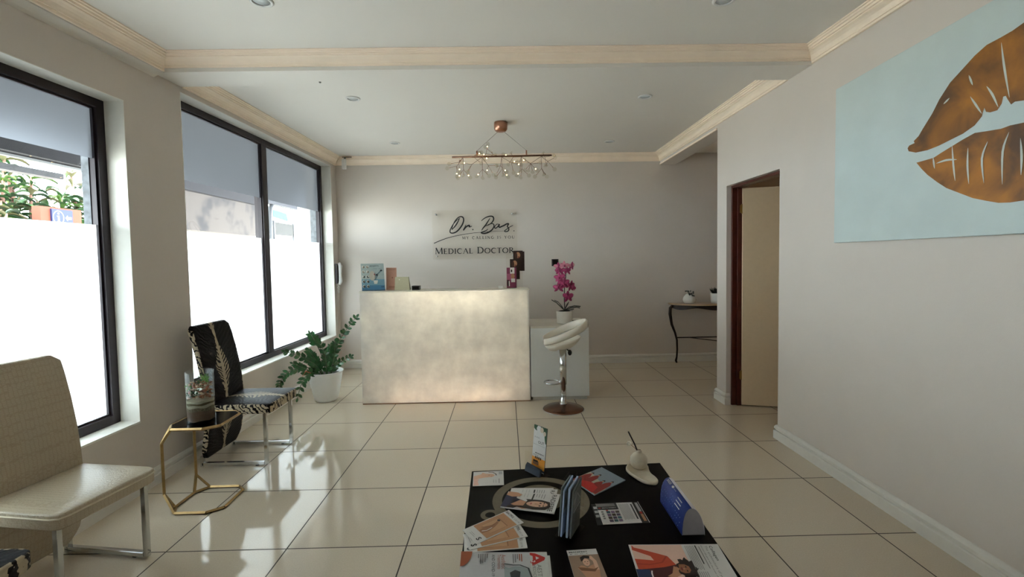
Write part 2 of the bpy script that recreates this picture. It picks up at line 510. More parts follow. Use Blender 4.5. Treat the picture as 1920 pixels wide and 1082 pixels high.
# outside cladding of the left wall
b = MB()
def seg2(y0, y1, z0, z1, m=stone_m):
    b.box(-0.285, -0.201, y0, y1, z0, z1, m)
seg2(-4.4, W1[0], -0.1, 3.1); seg2(W1[0], W1[1], -0.1, W1[2]); seg2(W1[0], W1[1], W1[3], 3.1)
seg2(W1[1], W2[0], -0.1, 3.1); seg2(W2[0], W2[1], -0.1, W2[2]); seg2(W2[0], W2[1], W2[3], 3.1); seg2(W2[1], 4.4, -0.1, 3.1)
struct(b.xf(ML).build('wall_outside_cladding'))

# reveals painted white, sills
def window(num, W, mull, frost):
    y0, y1, z0, z1 = W
    w = bpy.data.objects.new('window_%d' % num, None); COL.objects.link(w); struct(w)
    b = MB()
    t = 0.004
    b.box(DIN, 0.002, y0, y0 + t, z0, z1, sill_m).box(DIN, 0.002, y1 - t, y1, z0, z1, sill_m)
    b.box(DIN, 0.002, y0, y1, z1 - t, z1, sill_m).box(DIN, 0.004, y0, y1, z0, z0 + 0.012, sill_m)
    b.xf(ML).build('window_reveal', w)
    f = MB(); fw = 0.055; x0, x1 = -0.185, DIN
    zz0 = z0 + 0.012
    f.box(x0, x1, y0, y0 + fw, zz0, z1, frame_m).box(x0, x1, y1 - fw, y1, zz0, z1, frame_m)
    f.box(x0, x1, y0 + fw, y1 - fw, zz0, zz0 + fw, frame_m).box(x0, x1, y0 + fw, y1 - fw, z1 - fw, z1, frame_m)
    f.xf(ML).build('window_frame', w, 0.003)
    g = MB()
    a0, a1, c0, c1 = y0 + fw, y1 - fw, zz0 + fw, z1 - fw
    bead = 0.012; xg = -0.155
    edges = [a0] + [q for mm in mull for q in (mm - 0.045, mm + 0.045)] + [a1]
    panes = [(edges[i], edges[i + 1]) for i in range(0, len(edges), 2)]
    for mm in mull:
        MB().box(-0.215, DIN - 0.001, mm - 0.045, mm + 0.045, zz0 + fw, z1 - fw, frame_m).xf(ML).build('mullion', w, 0.003)
    for p0, p1 in panes:
        g = MB()
        g.box(xg - 0.003, xg + 0.003, p0, p1, c0, c1, glass_m)
        g.xf(ML).build('window_pane', w)
        k = MB()
        for (q0, q1, r0_, r1_) in ((p0, p0 + bead, c0, c1), (p1 - bead, p1, c0, c1), (p0 + bead, p1 - bead, c0, c0 + bead), (p0 + bead, p1 - bead, c1 - bead, c1)):
            k.box(xg + 0.003, xg + 0.018, q0, q1, r0_, r1_, frame_m)
        k.xf(ML).build('glazing_bead', w)
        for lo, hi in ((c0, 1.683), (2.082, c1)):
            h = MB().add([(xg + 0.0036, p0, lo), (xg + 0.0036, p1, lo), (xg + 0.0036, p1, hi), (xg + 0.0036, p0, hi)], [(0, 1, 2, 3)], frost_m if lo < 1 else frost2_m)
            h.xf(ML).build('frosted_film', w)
    return w
window(1, W1, [-0.87], None)
window(2, W2, [2.262], None)

# back wall, right wall, far right nook, rear wall
struct(MB().box(-2.75, 4.1, YB, YB + 0.15, 0, ZC, wall_m).build('wall_back'))
DY0, DY1, DZ = 3.52, 4.365, 2.084
b = MB()
b.box(XR, XR + 0.2, -1.7, DY0, 0, ZC, wall_m).box(XR, XR + 0.2, DY0, DY1, DZ, ZC, wall_m).box(XR, XR + 0.2, DY1, 4.555, 0, ZC, wall_m)
b.box(XR, XR + 0.2, 4.555, YB, 2.66, ZC, wall_m)       # bulkhead over the opening to the nook
struct(b.build('wall_right'))
struct(MB().box(2.3, 3.9, 4.42, 4.555, 0, ZC, wall_m).build('wall_nook'))
struct(MB().box(3.85, 4.0, 2.2, YB, 0, ZC, side_wall_m).build('wall_side_room'))
struct(MB().box(2.3, 3.85, 2.2, 2.32, 0, ZC, side_wall_m).build('wall_side_room_front'))
struct(MB().box(-2.75, 4.1, -1.85, -1.7, 0, ZC, wall_m).build('wall_front'))

# ceiling beam across the room and bulkhead along the left wall of the front bay
BZ = 2.71
xl = lw(0, 3.25 - 2.45)[0]
struct(MB().box(xl - 0.03, XR, 3.16, 3.42, BZ, ZC, ceil_m).build('trim_ceiling_beam'))
b = MB()
pr = [(0, 2.682), (0.02, 2.692), (0.045, 2.70), (0.07, 2.707), (0.07, ZC), (0, ZC)]
b.prism([(x, -4.1, z) for x, z in pr], [(x, 0.72, z) for x, z in pr], ceil_m)
struct(b.xf(ML).build('trim_left_bulkhead'))

# cornices: profile (distance from wall, depth below ceiling)
CP = [(0, 0.103), (0.016, 0.103), (0.016, 0.088), (0.024, 0.088), (0.026, 0.074), (0.034, 0.058), (0.048, 0.044), (0.062, 0.038), (0.062, 0.030), (0.074, 0.030), (0.076, 0.018), (0.088, 0.018), (0.09, 0.008), (0.102, 0.008), (0.102, 0.0), (0, 0.0)]
def cornice(name, p0, p1, nrm, sc=1.0, m0=0.0, m1=0.0, mat_=corn_m):
    # m0, m1: mitre factors (extra length along the run per unit of projection)
    p0 = Vector(p0); p1 = Vector(p1); nrm = Vector(nrm).normalized(); d = (p1 - p0).normalized()
    A = [tuple(p0 + nrm * x + d * (m0 * x) + Vector((0, 0, -z * sc))) for x, z in CP]
    B = [tuple(p1 + nrm * x - d * (m1 * x) + Vector((0, 0, -z * sc))) for x, z in CP]
    return struct(MB().prism(A, B, mat_).build(name))
cz = ZC - 0.0005
cornice('trim_cornice_back', (lw(0, 3.76)[0], YB, cz), (XR, YB, cz), (0, -1, 0), 1, 1, 1)
cornice('trim_cornice_right', (XR, 3.42, cz), (XR, YB, cz), (-1, 0, 0), 1, 0, 1)
nl = (ML.to_3x3() @ Vector((1, 0, 0)))
cornice('trim_cornice_left', Vector(lw(0, 0.975, cz)), Vector(lw(0, 3.77, cz)), nl, 1, 0, 1)
cornice('trim_cornice_front_left', Vector(lw(0.07, -4.1, cz)), Vector(lw(0.07, 0.72, cz)), nl, 0.92, 0, 1)
cornice('trim_cornice_front_right', (XR, -1.7, cz), (XR, 3.16, cz), (-1, 0, 0), 0.92, 0, 1)
cornice('trim_cornice_beam', (lw(0.07, 0.71)[0], 3.16, cz), (XR, 3.16, cz), (0, -1, 0), 0.72, 1, 1)
# thin bead under the right cornice along the nook bulkhead
struct(MB().box(XR - 0.012, XR, 4.56, YB - 0.02, 2.66, 2.678, corn_m).build('trim_bulkhead_bead'))

# baseboards
BP = [(0, 0), (0.022, 0), (0.022, 0.06), (0.018, 0.066), (0.010, 0.068), (0.010, 0.072), (0.018, 0.076), (0.019, 0.09), (0.012, 0.102), (0.006, 0.108), (0, 0.11)]
def baseboard(name, p0, p1, nrm, m0=0, m1=0):
    p0 = Vector(p0); p1 = Vector(p1); nrm = Vector(nrm).normalized(); d = (p1 - p0).normalized()
    A = [tuple(p0 + nrm * x + d * (m0 * x) + Vector((0, 0, z))) for x, z in BP]
    B = [tuple(p1 + nrm * x - d * (m1 * x) + Vector((0, 0, z))) for x, z in BP]
    return MB().prism(A, B, base_m)
struct(baseboard('b', lw(0, -4.1), lw(0, 3.77), nl).build('baseboard_left'))
struct(baseboard('b', (lw(0, 3.7)[0], YB, 0), (3.85, YB, 0), (0, -1, 0)).build('baseboard_back'))
bb = baseboard('b', (XR, -1.7, 0), (XR, DY0, 0), (-1, 0, 0), 0, -1)
q = baseboard('b', (XR, DY0, 0), (XR + 0.03, DY0, 0), (0, 1, 0), -1, 0); bb.add(q.v, q.f, base_m)
struct(bb.build('baseboard_right'))
bb = MB()
for a0, a1, nn, k0, k1 in (((XR, DY1, 0), (XR, 4.555, 0), (-1, 0, 0), -1, -1), ((XR, DY1, 0), (XR + 0.035, DY1, 0), (0, -1, 0), -1, 0), ((XR, 4.555, 0), (XR + 0.2, 4.555, 0), (0, 1, 0), -1, 0)):
    q = baseboard('b', a0, a1, nn, k0, k1); bb.add(q.v, q.f, base_m)
struct(bb.build('baseboard_pier'))

# side door: frame, open leaf, hinges
dr = bpy.data.objects.new('door_1', None); COL.objects.link(dr); struct(dr)
fb = MB()
fb.box(XR + 0.045, XR + 0.13, DY1 - 0.022, DY1, 0, DZ, mahog_m).box(XR + 0.045, XR + 0.13, DY0, DY0 + 0.022, 0, DZ, mahog_m)
fb.box(XR + 0.045, XR + 0.13, DY0, DY1, DZ - 0.022, DZ, mahog_m)
fb.box(XR + 0.09, XR + 0.13, DY1 - 0.036, DY1 - 0.022, 0, DZ, mahog_m)
fb.build('door_frame', dr, 0.002)
leaf = bpy.data.objects.new('door_leaf_hinge_line', None)
hx, hy = XR + 0.135, DY1 - 0.018
ang = math.atan2(-0.085, 0.32)
lm = Matrix.Translation((hx, hy, 0)) @ Matrix.Rotation(ang, 4, 'Z')
MB().box(0.0, 0.8, -0.04, 0.0, 0.012, DZ - 0.028, door_m).xf(lm).build('door_leaf', dr, 0.002)
brass_m = mat('aged_brass', (150, 120, 70), 0.35, 0.9)
for z in (0.25, 1.82):
    MB().tube([(hx - 0.012, hy - 0.028, z), (hx - 0.012, hy - 0.028, z + 0.09)], 0.007, brass_m, 10).box(hx - 0.03, hx - 0.01, hy - 0.032, hy - 0.024, z + 0.01, z + 0.08, brass_m).build('hinge', dr)
# ---------------- outside the windows ----------------
pave_m = mat('pale_paving', (200, 194, 184), 0.9, var=0.06, scale=4)
struct(MB().box(-30, -2.62, -16, 34, -0.2, -0.06, pave_m).build('ground_outside'))
soffit_m = mat('dark_soffit_board', (60, 60, 66), 0.8, var=0.1)
beam_m = mat('weathered_dark_beam', (30, 27, 32), 0.8, var=0.25, scale=9)
t = thing('canopy_roof', 'dark flat roof over the pavement outside the left windows', 'roof', (-3.9, 3.0, 2.6))
MB().box(-1.25, 1.23, -9, 11.5, 0.42, 0.52, soffit_m).build('soffit', t)
MB().box(-1.2, -1.02, -9, 6.6, 0.0, 0.42, beam_m).build('fascia_beam', t)
MB().box(-1.2, -1.05, 6.605, 8.4, 0.1, 0.42, soffit_m).build('fascia_end', t)
MB().box(-1.16, -1.1, -9, 3.2, -0.035, -0.012, mat('pale_gutter_trim', (120, 120, 118), 0.5)).build('gutter_trim', t)
MB().box(-1.42, -1.3, -9, 2.6, -0.14, -0.075, mat('grey_gutter', (78, 76, 78), 0.6, var=0.2, scale=6)).build('gutter', t)
# stained beige wall opposite window_2
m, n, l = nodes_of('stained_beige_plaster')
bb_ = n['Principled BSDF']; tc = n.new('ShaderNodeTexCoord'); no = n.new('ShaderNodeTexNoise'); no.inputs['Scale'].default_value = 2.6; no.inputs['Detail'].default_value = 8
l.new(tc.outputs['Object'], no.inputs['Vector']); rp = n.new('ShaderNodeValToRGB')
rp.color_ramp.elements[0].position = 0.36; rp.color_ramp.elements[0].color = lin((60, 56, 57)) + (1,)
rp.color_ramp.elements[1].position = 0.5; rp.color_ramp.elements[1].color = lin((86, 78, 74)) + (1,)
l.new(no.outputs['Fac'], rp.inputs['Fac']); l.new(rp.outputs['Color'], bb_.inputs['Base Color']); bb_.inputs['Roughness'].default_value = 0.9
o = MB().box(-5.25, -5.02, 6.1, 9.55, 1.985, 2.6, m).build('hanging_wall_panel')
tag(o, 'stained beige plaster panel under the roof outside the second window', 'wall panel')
# far pier and sign board seen through the right pane
post_m = mat('white_post', (86, 88, 92), 0.5)
t = thing('gate_post', 'white bent post beyond the right pane of the second window', 'post', (-5.0, 10.0, -0.06))
MB().tube([(0, 0, 0), (0, 0, 2.55), (-0.02, 0.06, 2.66), (-0.08, 0.35, 2.86)], 0.045, post_m, 10).build('pole', t)
t = thing('notice_board', 'grey rectangular notice board outside the right pane', 'board', (-5.0, 10.15, 2.05))
MB().box(-0.03, 0.03, -0.03, 0.86, 0.0, 0.27, mat('grey_notice_board', (50, 47, 44), 0.7, var=0.25, scale=30)).build('board_panel', t)
MB().box(0.0, 0.04, -0.06, -0.02, -2.11, 0.3, post_m).box(0.0, 0.04, 0.86, 0.9, -2.11, 0.3, post_m).build('board_frame', t)
t = thing('market_awning', 'white and turquoise awning far outside the right pane', 'awning', (-8.0, 16.0, 0))
v = [(0, 0, 3.35), (0, 2.3, 3.1), (-1.6, 2.3, 3.5), (-1.6, 0, 3.75)]
MB().prism(v, [(a, b_, c + 0.03) for a, b_, c in v], mat('white_awning_cloth', (200, 204, 202), 0.8)).build('awning_cloth', t)
v = [(0.05, 0.1, 3.02), (0.05, 1.2, 2.94), (0.05, 1.05, 3.22), (0.05, 0.1, 3.27)]
MB().prism(v, [(a + 0.02, b_, c) for a, b_, c in v], mat('turquoise_cloth', (24, 92, 76), 0.8)).build('awning_valance', t)
for yy_, zz_ in ((0.05, 3.3), (2.2, 3.1)): MB().tube([(0, yy_, -0.06), (0, yy_, zz_)], 0.03, post_m).build('awning_pole', t)
struct(MB().box(-14, -13.7, 14, 30, 0, 2.9, mat('far_white_wall', (84, 86, 88), 0.8)).build('wall_far_white'))
# orange wall and information sign beyond window_1
t = thing('orange_wall', 'low orange wall beyond the plants outside the first window', 'wall', (-8.1, 8.75, 0))
MB().box(-0.15, 0.0, -0.5, 0.28, -0.06, 2.5, mat('orange_render', (112, 48, 30), 0.8)).build('wall_face', t)
t = thing('information_sign', 'blue information sign with white i and arrow on orange wall', 'sign', (-8.098, 8.42, 2.08))
MB().box(0, 0.03, 0, 0.4, 0.0, 0.39, mat('blue_sign', (8, 22, 62), 0.5)).build('sign_panel', t)
w_m = mat('sign_white', (150, 152, 156), 0.5)
f = bil([(0.031, 0, 0), (0.031, 0.4, 0), (0.031, 0.4, 0.39), (0.031, 0, 0.39)], (1, 0, 0))
p = Print(f)
pts = [(0.3 + 0.25 * math.cos(a), 0.62 + 0.3 * math.sin(a)) for a in [2 * math.pi * k / 24 for k in range(25)]]
p.stroke(pts, 0.035, w_m, asp=1.0)
p.circ(0.3, 0.8, 0.045, 0.05, w_m); p.rect(0.265, 0.42, 0.345, 0.7, w_m); p.rect(0.23, 0.66, 0.3, 0.7, w_m); p.rect(0.22, 0.4, 0.38, 0.44, w_m)
p.poly([(0.62, 0.62), (0.74, 0.76), (0.74, 0.68), (0.93, 0.68), (0.93, 0.56), (0.74, 0.56), (0.74, 0.48)], w_m)
p.build('sign_symbols', t)
# broad-leaved garden plants beyond the pavement
def leafm(c, s=0.9):
    return mat('garden_leaf_%d' % (sum(c)), c, 0.6, var=0.2, scale=5)
greens = [leafm((48, 84, 44)), leafm((74, 104, 44)), leafm((30, 58, 34)), leafm((96, 92, 64))]
def big_leaf(mb, base, az, length, lift, width, m):
    N = 7; L = []; Rr = []
    dx, dy = math.cos(az), math.sin(az)
    px, py = -dy, dx
    V = []
    for i in range(N):
        t_ = i / (N - 1)
        x = base[0] + dx * length * t_; y = base[1] + dy * length * t_
        z = base[2] + lift * math.sin(t_ * 2.1) - 0.35 * length * t_ * t_
        w = width * math.sin(math.pi * min(1, t_ * 0.96 + 0.04)) ** 0.8
        V += [(x + px * w, y + py * w, z + 0.04), (x, y, z), (x - px * w, y - py * w, z + 0.04)]
    F = []
    for i in range(N - 1):
        a = 3 * i
        F += [(a, a + 1, a + 4, a + 3), (a + 1, a + 2, a + 5, a + 4)]
    mb.add(V, F, m, True)
spots = [(-9.0, 8.3, 'broad-leaved garden plant at the left edge of the first window view'), (-9.1, 8.95, 'garden plant outside, second from the left above the frosted glass'),
         (-8.45, 7.75, 'low bushy garden plant just left of the orange wall'), (-9.0, 9.6, 'garden plant rising behind the orange wall and sign'),
         (-9.1, 10.25, 'garden plant outside nearest the stone window jamb'), (-10.3, 9.7, 'tall garden plant at the back above the information sign')]
for i, (x, y, lab) in enumerate(spots):
    t = thing('garden_plant', lab, 'plant', (x, y, -0.06), 0, 'garden plants outside the first window')
    fo = MB(); st = MB()
    H = (3.5, 3.3, 2.55, 3.35, 3.6, 3.9)[i]
    for k in range(6):
        a = k * 1.05 + rnd.uniform(-.3, .3); q = (math.cos(a) * 0.2, math.sin(a) * 0.2, H * rnd.uniform(0.72, 1.0))
        st.tube([(0, 0, 0), (q[0] * 0.5, q[1] * 0.5, q[2] * 0.6), q], [0.05, 0.035, 0.02], mat('pale_stem', (118, 84, 70), 0.8, var=0.3, scale=20), 6)
        for j in range(22):
            zz = rnd.uniform(0.62, 1.0)
            big_leaf(fo, (q[0] * zz, q[1] * zz, q[2] * zz), rnd.uniform(0, 6.28), rnd.uniform(0.2, 0.42), rnd.uniform(0.05, 0.2), rnd.uniform(0.03, 0.1), greens[rnd.choice([0, 0, 1, 1, 2, 3])])
    st.build('stem', t); fo.build('foliage', t)
# ---------------- reception desk ----------------
DX0, DX1, DY, DH = -1.45, 0.232, 4.60, 1.138
t = thing('reception_desk', 'tall pale backlit stone reception desk facing the room', 'reception desk', ((DX0 + DX1) / 2, DY, 0))
w = (DX1 - DX0) / 2
MB().box(-w, w, 0, 0.008, 0.01, DH - 0.016, onyx_m).build('front_panel', t)
MB().box(-w, -w + 0.016, 0.009, 0.26, 0.01, DH - 0.016, onyx_m).build('side_panel', t)
MB().box(w - 0.016, w, 0.009, 0.26, 0.01, DH - 0.016, white_m).build('side_panel', t)
MB().box(-w - 0.004, w + 0.004, -0.004, 0.27, DH - 0.015, DH, mat('pale_stone_ledge', (224, 220, 206), 0.35, var=0.05, scale=9)).build('top_ledge', t, 0.002)
MB().box(-w + 0.016, w - 0.016, 0.24, 0.26, 0.01, DH - 0.016, white_m).build('back_panel', t)
MB().box(-w, w, 0.0, 0.26, 0.0, 0.009, mat('brown_plinth_strip', (128, 92, 62), 0.5)).build('plinth_strip', t)
MB().box(-w, w, 0.262, 0.85, 0.72, 0.75, white_m).box(-w, -w + 0.03, 0.262, 0.85, 0, 0.72, white_m).build('work_surface', t)
led = mat('warm_led_strip', (255, 226, 170), 0.5, emit=(255, 251, 242), estr=64.0)
MB().box(-w + 0.28, w - 0.22, 0.12, 0.135, DH - 0.05, DH - 0.035, led).build('light_strip', t)
MB().box(-w + 0.28, w - 0.22, 0.12, 0.135, 0.03, 0.045, led).build('light_strip', t)

# side cabinet
t = thing('side_cabinet', 'low white lacquered cabinet joined to the right of the reception desk', 'cabinet', (0.53, 4.6, 0))
MB().box(-0.29, 0.297, 0.003, 0.56, 0.04, 0.735, white_m).build('cabinet_body', t, 0.002)
MB().box(-0.27, 0.28, 0.03, 0.54, 0, 0.04, mat('toe_kick_paint', (196, 194, 186), 0.5)).build('toe_kick', t)
MB().box(-0.293, 0.30, 0.0, 0.565, 0.735, 0.757, whitetop_m).build('cabinet_top', t, 0.002)
o = MB().box(-0.035, 0.035, -0.012, 0.012, 0, 0.008, black_m).build('black_clip'); o.location = (0.715, 4.93, 0.7572)
tag(o, 'tiny black clip lying on the cabinet behind the orchid pot', 'clip')

# ---------------- bar stool ----------------
t = thing('bar_stool', 'white bucket bar stool with chrome pole and brown-tinted round base', 'bar stool', (0.53, 4.33, 0))
mirror_m = mat('bronze_tinted_steel', (112, 82, 66), 0.22, 0.85, var=0.1, scale=9)
MB().lathe([(0.0, 0.0), (0.192, 0.0), (0.194, 0.006), (0.18, 0.016), (0.12, 0.036), (0.06, 0.05), (0.03, 0.056)], mirror_m, n=48).build('base', t)
MB().lathe([(0.194, 0.0), (0.197, 0.003), (0.194, 0.008)], chrome_m, n=48, close=True).build('base_rim', t)
MB().lathe([(0.0, 0.05), (0.036, 0.05), (0.036, 0.062), (0.027, 0.066), (0.027, 0.24), (0.033, 0.241), (0.033, 0.60), (0, 0.60)], chrome_m, n=28).build('pole', t)
MB().torus((-0.1, 0, 0.262), 0.078, 0.008, chrome_m, sx=1.0).tube([(-0.03, 0, 0.275), (-0.03, 0, 0.245)], 0.012, chrome_m).build('footrest_ring', t)
MB().tube([(0.03, 0, 0.585), (0.06, 0, 0.55)], 0.006, black_m).ball((0.066, 0, 0.54), 0.02, black_m, sz=1.4).build('height_lever', t)
# seat: bowl plus an angled wrap-round back band
seat = MB()
N = 32
outer = [(0.02, 0.575), (0.09, 0.588), (0.14, 0.612), (0.17, 0.642), (0.182, 0.665)]
inner = [(0.17, 0.668), (0.13, 0.634), (0.07, 0.618), (0.0, 0.612)]
prof = [(0.0, 0.572)] + outer + inner
V = []; F = []
for r_, z in prof:
    for k in range(N):
        a = 2 * math.pi * k / N
        tilt = 0.30 * r_ * math.cos(a) * (0.5 if r_ < 0.1 else 1)
        V.append((r_ * math.cos(a) * 0.95, r_ * math.sin(a) * 0.95, z + tilt * 0.55 - (0.02 if r_ > .12 and math.cos(a) < -0.5 else 0)))
for i in range(len(prof) - 1):
    for k in range(N):
        F.append((i * N + k, i * N + (k + 1) % N, (i + 1) * N + (k + 1) % N, (i + 1) * N + k))
seat.add(V, F, white_m, True)
seatm = mat('white_moulded_plastic', (228, 222, 210), 0.3, var=0.01)
seat.mats = [seatm]
seat.build('seat', t)
band = MB(); V = []; F = []
n_ = 30
for k in range(n_ + 1):
    a = R(-158) + R(316) * k / n_
    rr = 0.208 - 0.012 * abs(math.cos(a / 2))
    cx = 0.205 * math.cos(a) + 0.015; cy = 0.2 * math.sin(a)
    zc = 0.728 + 0.40 * cx
    h = 0.042 - 0.012 * (1 - math.cos(a)) / 2
    th = 0.012
    for dr_, dz in ((0, -h), (th, -h * 0.6), (th, h * 0.8), (0, h), (-th * 0.4, h * 0.8), (-th * 0.4, -h * 0.8)):
        q = 1 + dr_ / 0.2
        V.append((cx * q, cy * q, zc + dz))
for k in range(n_):
    for j in range(6):
        F.append((k * 6 + j, k * 6 + (j + 1) % 6, (k + 1) * 6 + (j + 1) % 6, (k + 1) * 6 + j))
F.append((0, 1, 2, 3, 4, 5)); F.append(tuple(n_ * 6 + j for j in range(6)))
band.add(V, F, seatm, True); band.build('back_band', t)

# ---------------- orchid ----------------
t = thing('potted_orchid', 'magenta orchid in a white ceramic pot on the side cabinet', 'potted plant', (0.607, 4.78, 0.7575))
MB().lathe([(0.0, 0.0), (0.074, 0.0), (0.08, 0.01), (0.084, 0.12), (0.086, 0.128), (0.08, 0.13), (0.074, 0.12), (0.074, 0.112), (0, 0.112)], ceramic_m, n=36).build('pot', t)
MB().lathe([(0.0, 0.135), (0.05, 0.13), (0.076, 0.118), (0.073, 0.108), (0, 0.108)], mat('dark_moss', (22, 26, 18), 0.9, var=0.4, scale=60, bump=1, bscale=90), n=24).build('moss', t)
dk_leaf = mat('dark_strap_leaf', (22, 36, 24), 0.4, var=0.2, scale=12)
def strap_leaf(mb, pts, w, m):
    P = [Vector(p) for p in pts]; V = []; F = []
    for i, p in enumerate(P):
        d = (P[min(i + 1, len(P) - 1)] - P[max(i - 1, 0)]).normalized()
        s_ = d.cross(Vector((0, 0, 1))); s_ = s_.normalized() if s_.length > 1e-3 else Vector((0, 1, 0))
        k = i / (len(P) - 1); ww = w * math.sin(math.pi * (0.12 + 0.86 * k)) ** 0.6
        V += [p + s_ * ww + Vector((0, 0, 0.006)), p - Vector((0, 0, 0.003)), p - s_ * ww + Vector((0, 0, 0.006)), p + Vector((0, 0, 0.004))]
    for i in range(len(P) - 1):
        a = 4 * i
        for j in range(4):
            F.append((a + j, a + (j + 1) % 4, a + 4 + (j + 1) % 4, a + 4 + j))
    F += [(0, 1, 2, 3), tuple(4 * (len(P) - 1) + j for j in range(4))]
    mb.add(V, F, m, True)
for pts in ([(0, 0, 0.13), (-0.04, -0.01, 0.17), (-0.085, -0.02, 0.215), (-0.135, -0.02, 0.245)],
            [(0, 0, 0.13), (-0.03, 0.02, 0.175), (-0.06, 0.03, 0.215), (-0.10, 0.03, 0.235)],
            [(0, 0, 0.13), (0.045, -0.01, 0.165), (0.1, -0.02, 0.178), (0.165, -0.02, 0.172)],
            [(0, 0, 0.13), (0.03, 0.01, 0.185), (0.05, 0.02, 0.215)],
            [(0, 0, 0.13), (0.06, -0.03, 0.158), (0.12, -0.04, 0.166), (0.155, -0.045, 0.158)],
            [(0, -0.01, 0.13), (0.045, -0.05, 0.14), (0.09, -0.06, 0.15)]):
    b = MB(); strap_leaf(b, pts, 0.017, dk_leaf); b.build('leaf', t)
MB().tube([(0.005, 0, 0.12), (0.0, 0, 0.25), (0.004, 0, 0.38), (0.018, 0, 0.48), (0.022, 0, 0.57), (0.01, 0, 0.61)], 0.0045, mat('dark_flower_stem', (48, 34, 36), 0.6), 8).build('flower_stem', t)
petal_a = mat('magenta_petal', (176, 62, 112), 0.6, var=0.25, scale=50)
petal_b = mat('pink_petal', (214, 138, 158), 0.6, var=0.12, scale=50)
petal_c = mat('plum_petal', (150, 44, 92), 0.6, var=0.25, scale=50)
def orchid_flower(c, yaw, pitch, s, ma, mb_):
    b = MB()
    MM = Matrix.Translation(c) @ Matrix.Rotation(yaw, 4, 'Z') @ Matrix.Rotation(pitch, 4, 'X')
    for k, (ang_, L_, W_) in enumerate(((90, 1.0, 0.42), (18, 1.05, 0.62), (162, 1.05, 0.62), (-42, 0.95, 0.4), (222, 0.95, 0.4))):
        a = R(ang_ + rnd.uniform(-9, 9)); V = []; F = []
        for i in range(6):
            q = i / 5
            for j in (-1, -0.4, 0.4, 1):
                ww = W_ * s * math.sin(math.pi * (0.08 + 0.86 * q)) ** 0.75 * 0.62
                x = L_ * s * q; y = j * ww
                V.append((x * math.cos(a) - y * math.sin(a), -0.012 + 0.35 * s * q * q * (1 if k % 2 else -0.4) + abs(j) * 0.006, x * math.sin(a) + y * math.cos(a)))
        for i in range(5):
            for j in range(3):
                F.append((4 * i + j, 4 * i + j + 1, 4 * i + 5 + j, 4 * i + 4 + j))
        b.add(V, F, mb_ if k in (1, 2) else ma, True)
    b.ball((0, -0.02, -0.002), 0.2 * s, petal_c, 8, 1, 1.2, 1.4)
    b.xf(MM)
    o = b.build('flower', t)
    so = o.modifiers.new('thick', 'SOLIDIFY'); so.thickness = 0.0012
for c, yw, pi_, s_, ma, mb_ in (((-0.055, -0.02, 0.585), -0.3, 0.2, 0.052, petal_a, petal_b), ((0.0, -0.035, 0.60), 0.1, 0.1, 0.05, petal_b, petal_b), ((0.072, -0.02, 0.59), 0.5, 0.1, 0.05, petal_a, petal_b),
                                ((-0.04, 0.0, 0.54), -0.4, -0.3, 0.052, petal_c, petal_a), ((0.025, -0.03, 0.545), 0.2, -0.4, 0.052, petal_c, petal_a),
                                ((-0.045, -0.02, 0.475), -0.6, 0.1, 0.06, petal_a, petal_a), ((-0.008, -0.035, 0.415), 0.0, 0.0, 0.065, petal_c, petal_a),
                                ((-0.055, -0.01, 0.37), -0.5, -0.2, 0.06, petal_c, petal_a), ((0.065, -0.02, 0.385), 0.6, 0.1, 0.062, petal_c, petal_a),
                                ((0.095, 0.0, 0.365), 0.9, -0.1, 0.05, petal_c, petal_a), ((0.035, -0.025, 0.275), 0.2, 0.0, 0.065, petal_c, petal_a)):
    orchid_flower(c, yw, pi_, s_, ma, mb_)

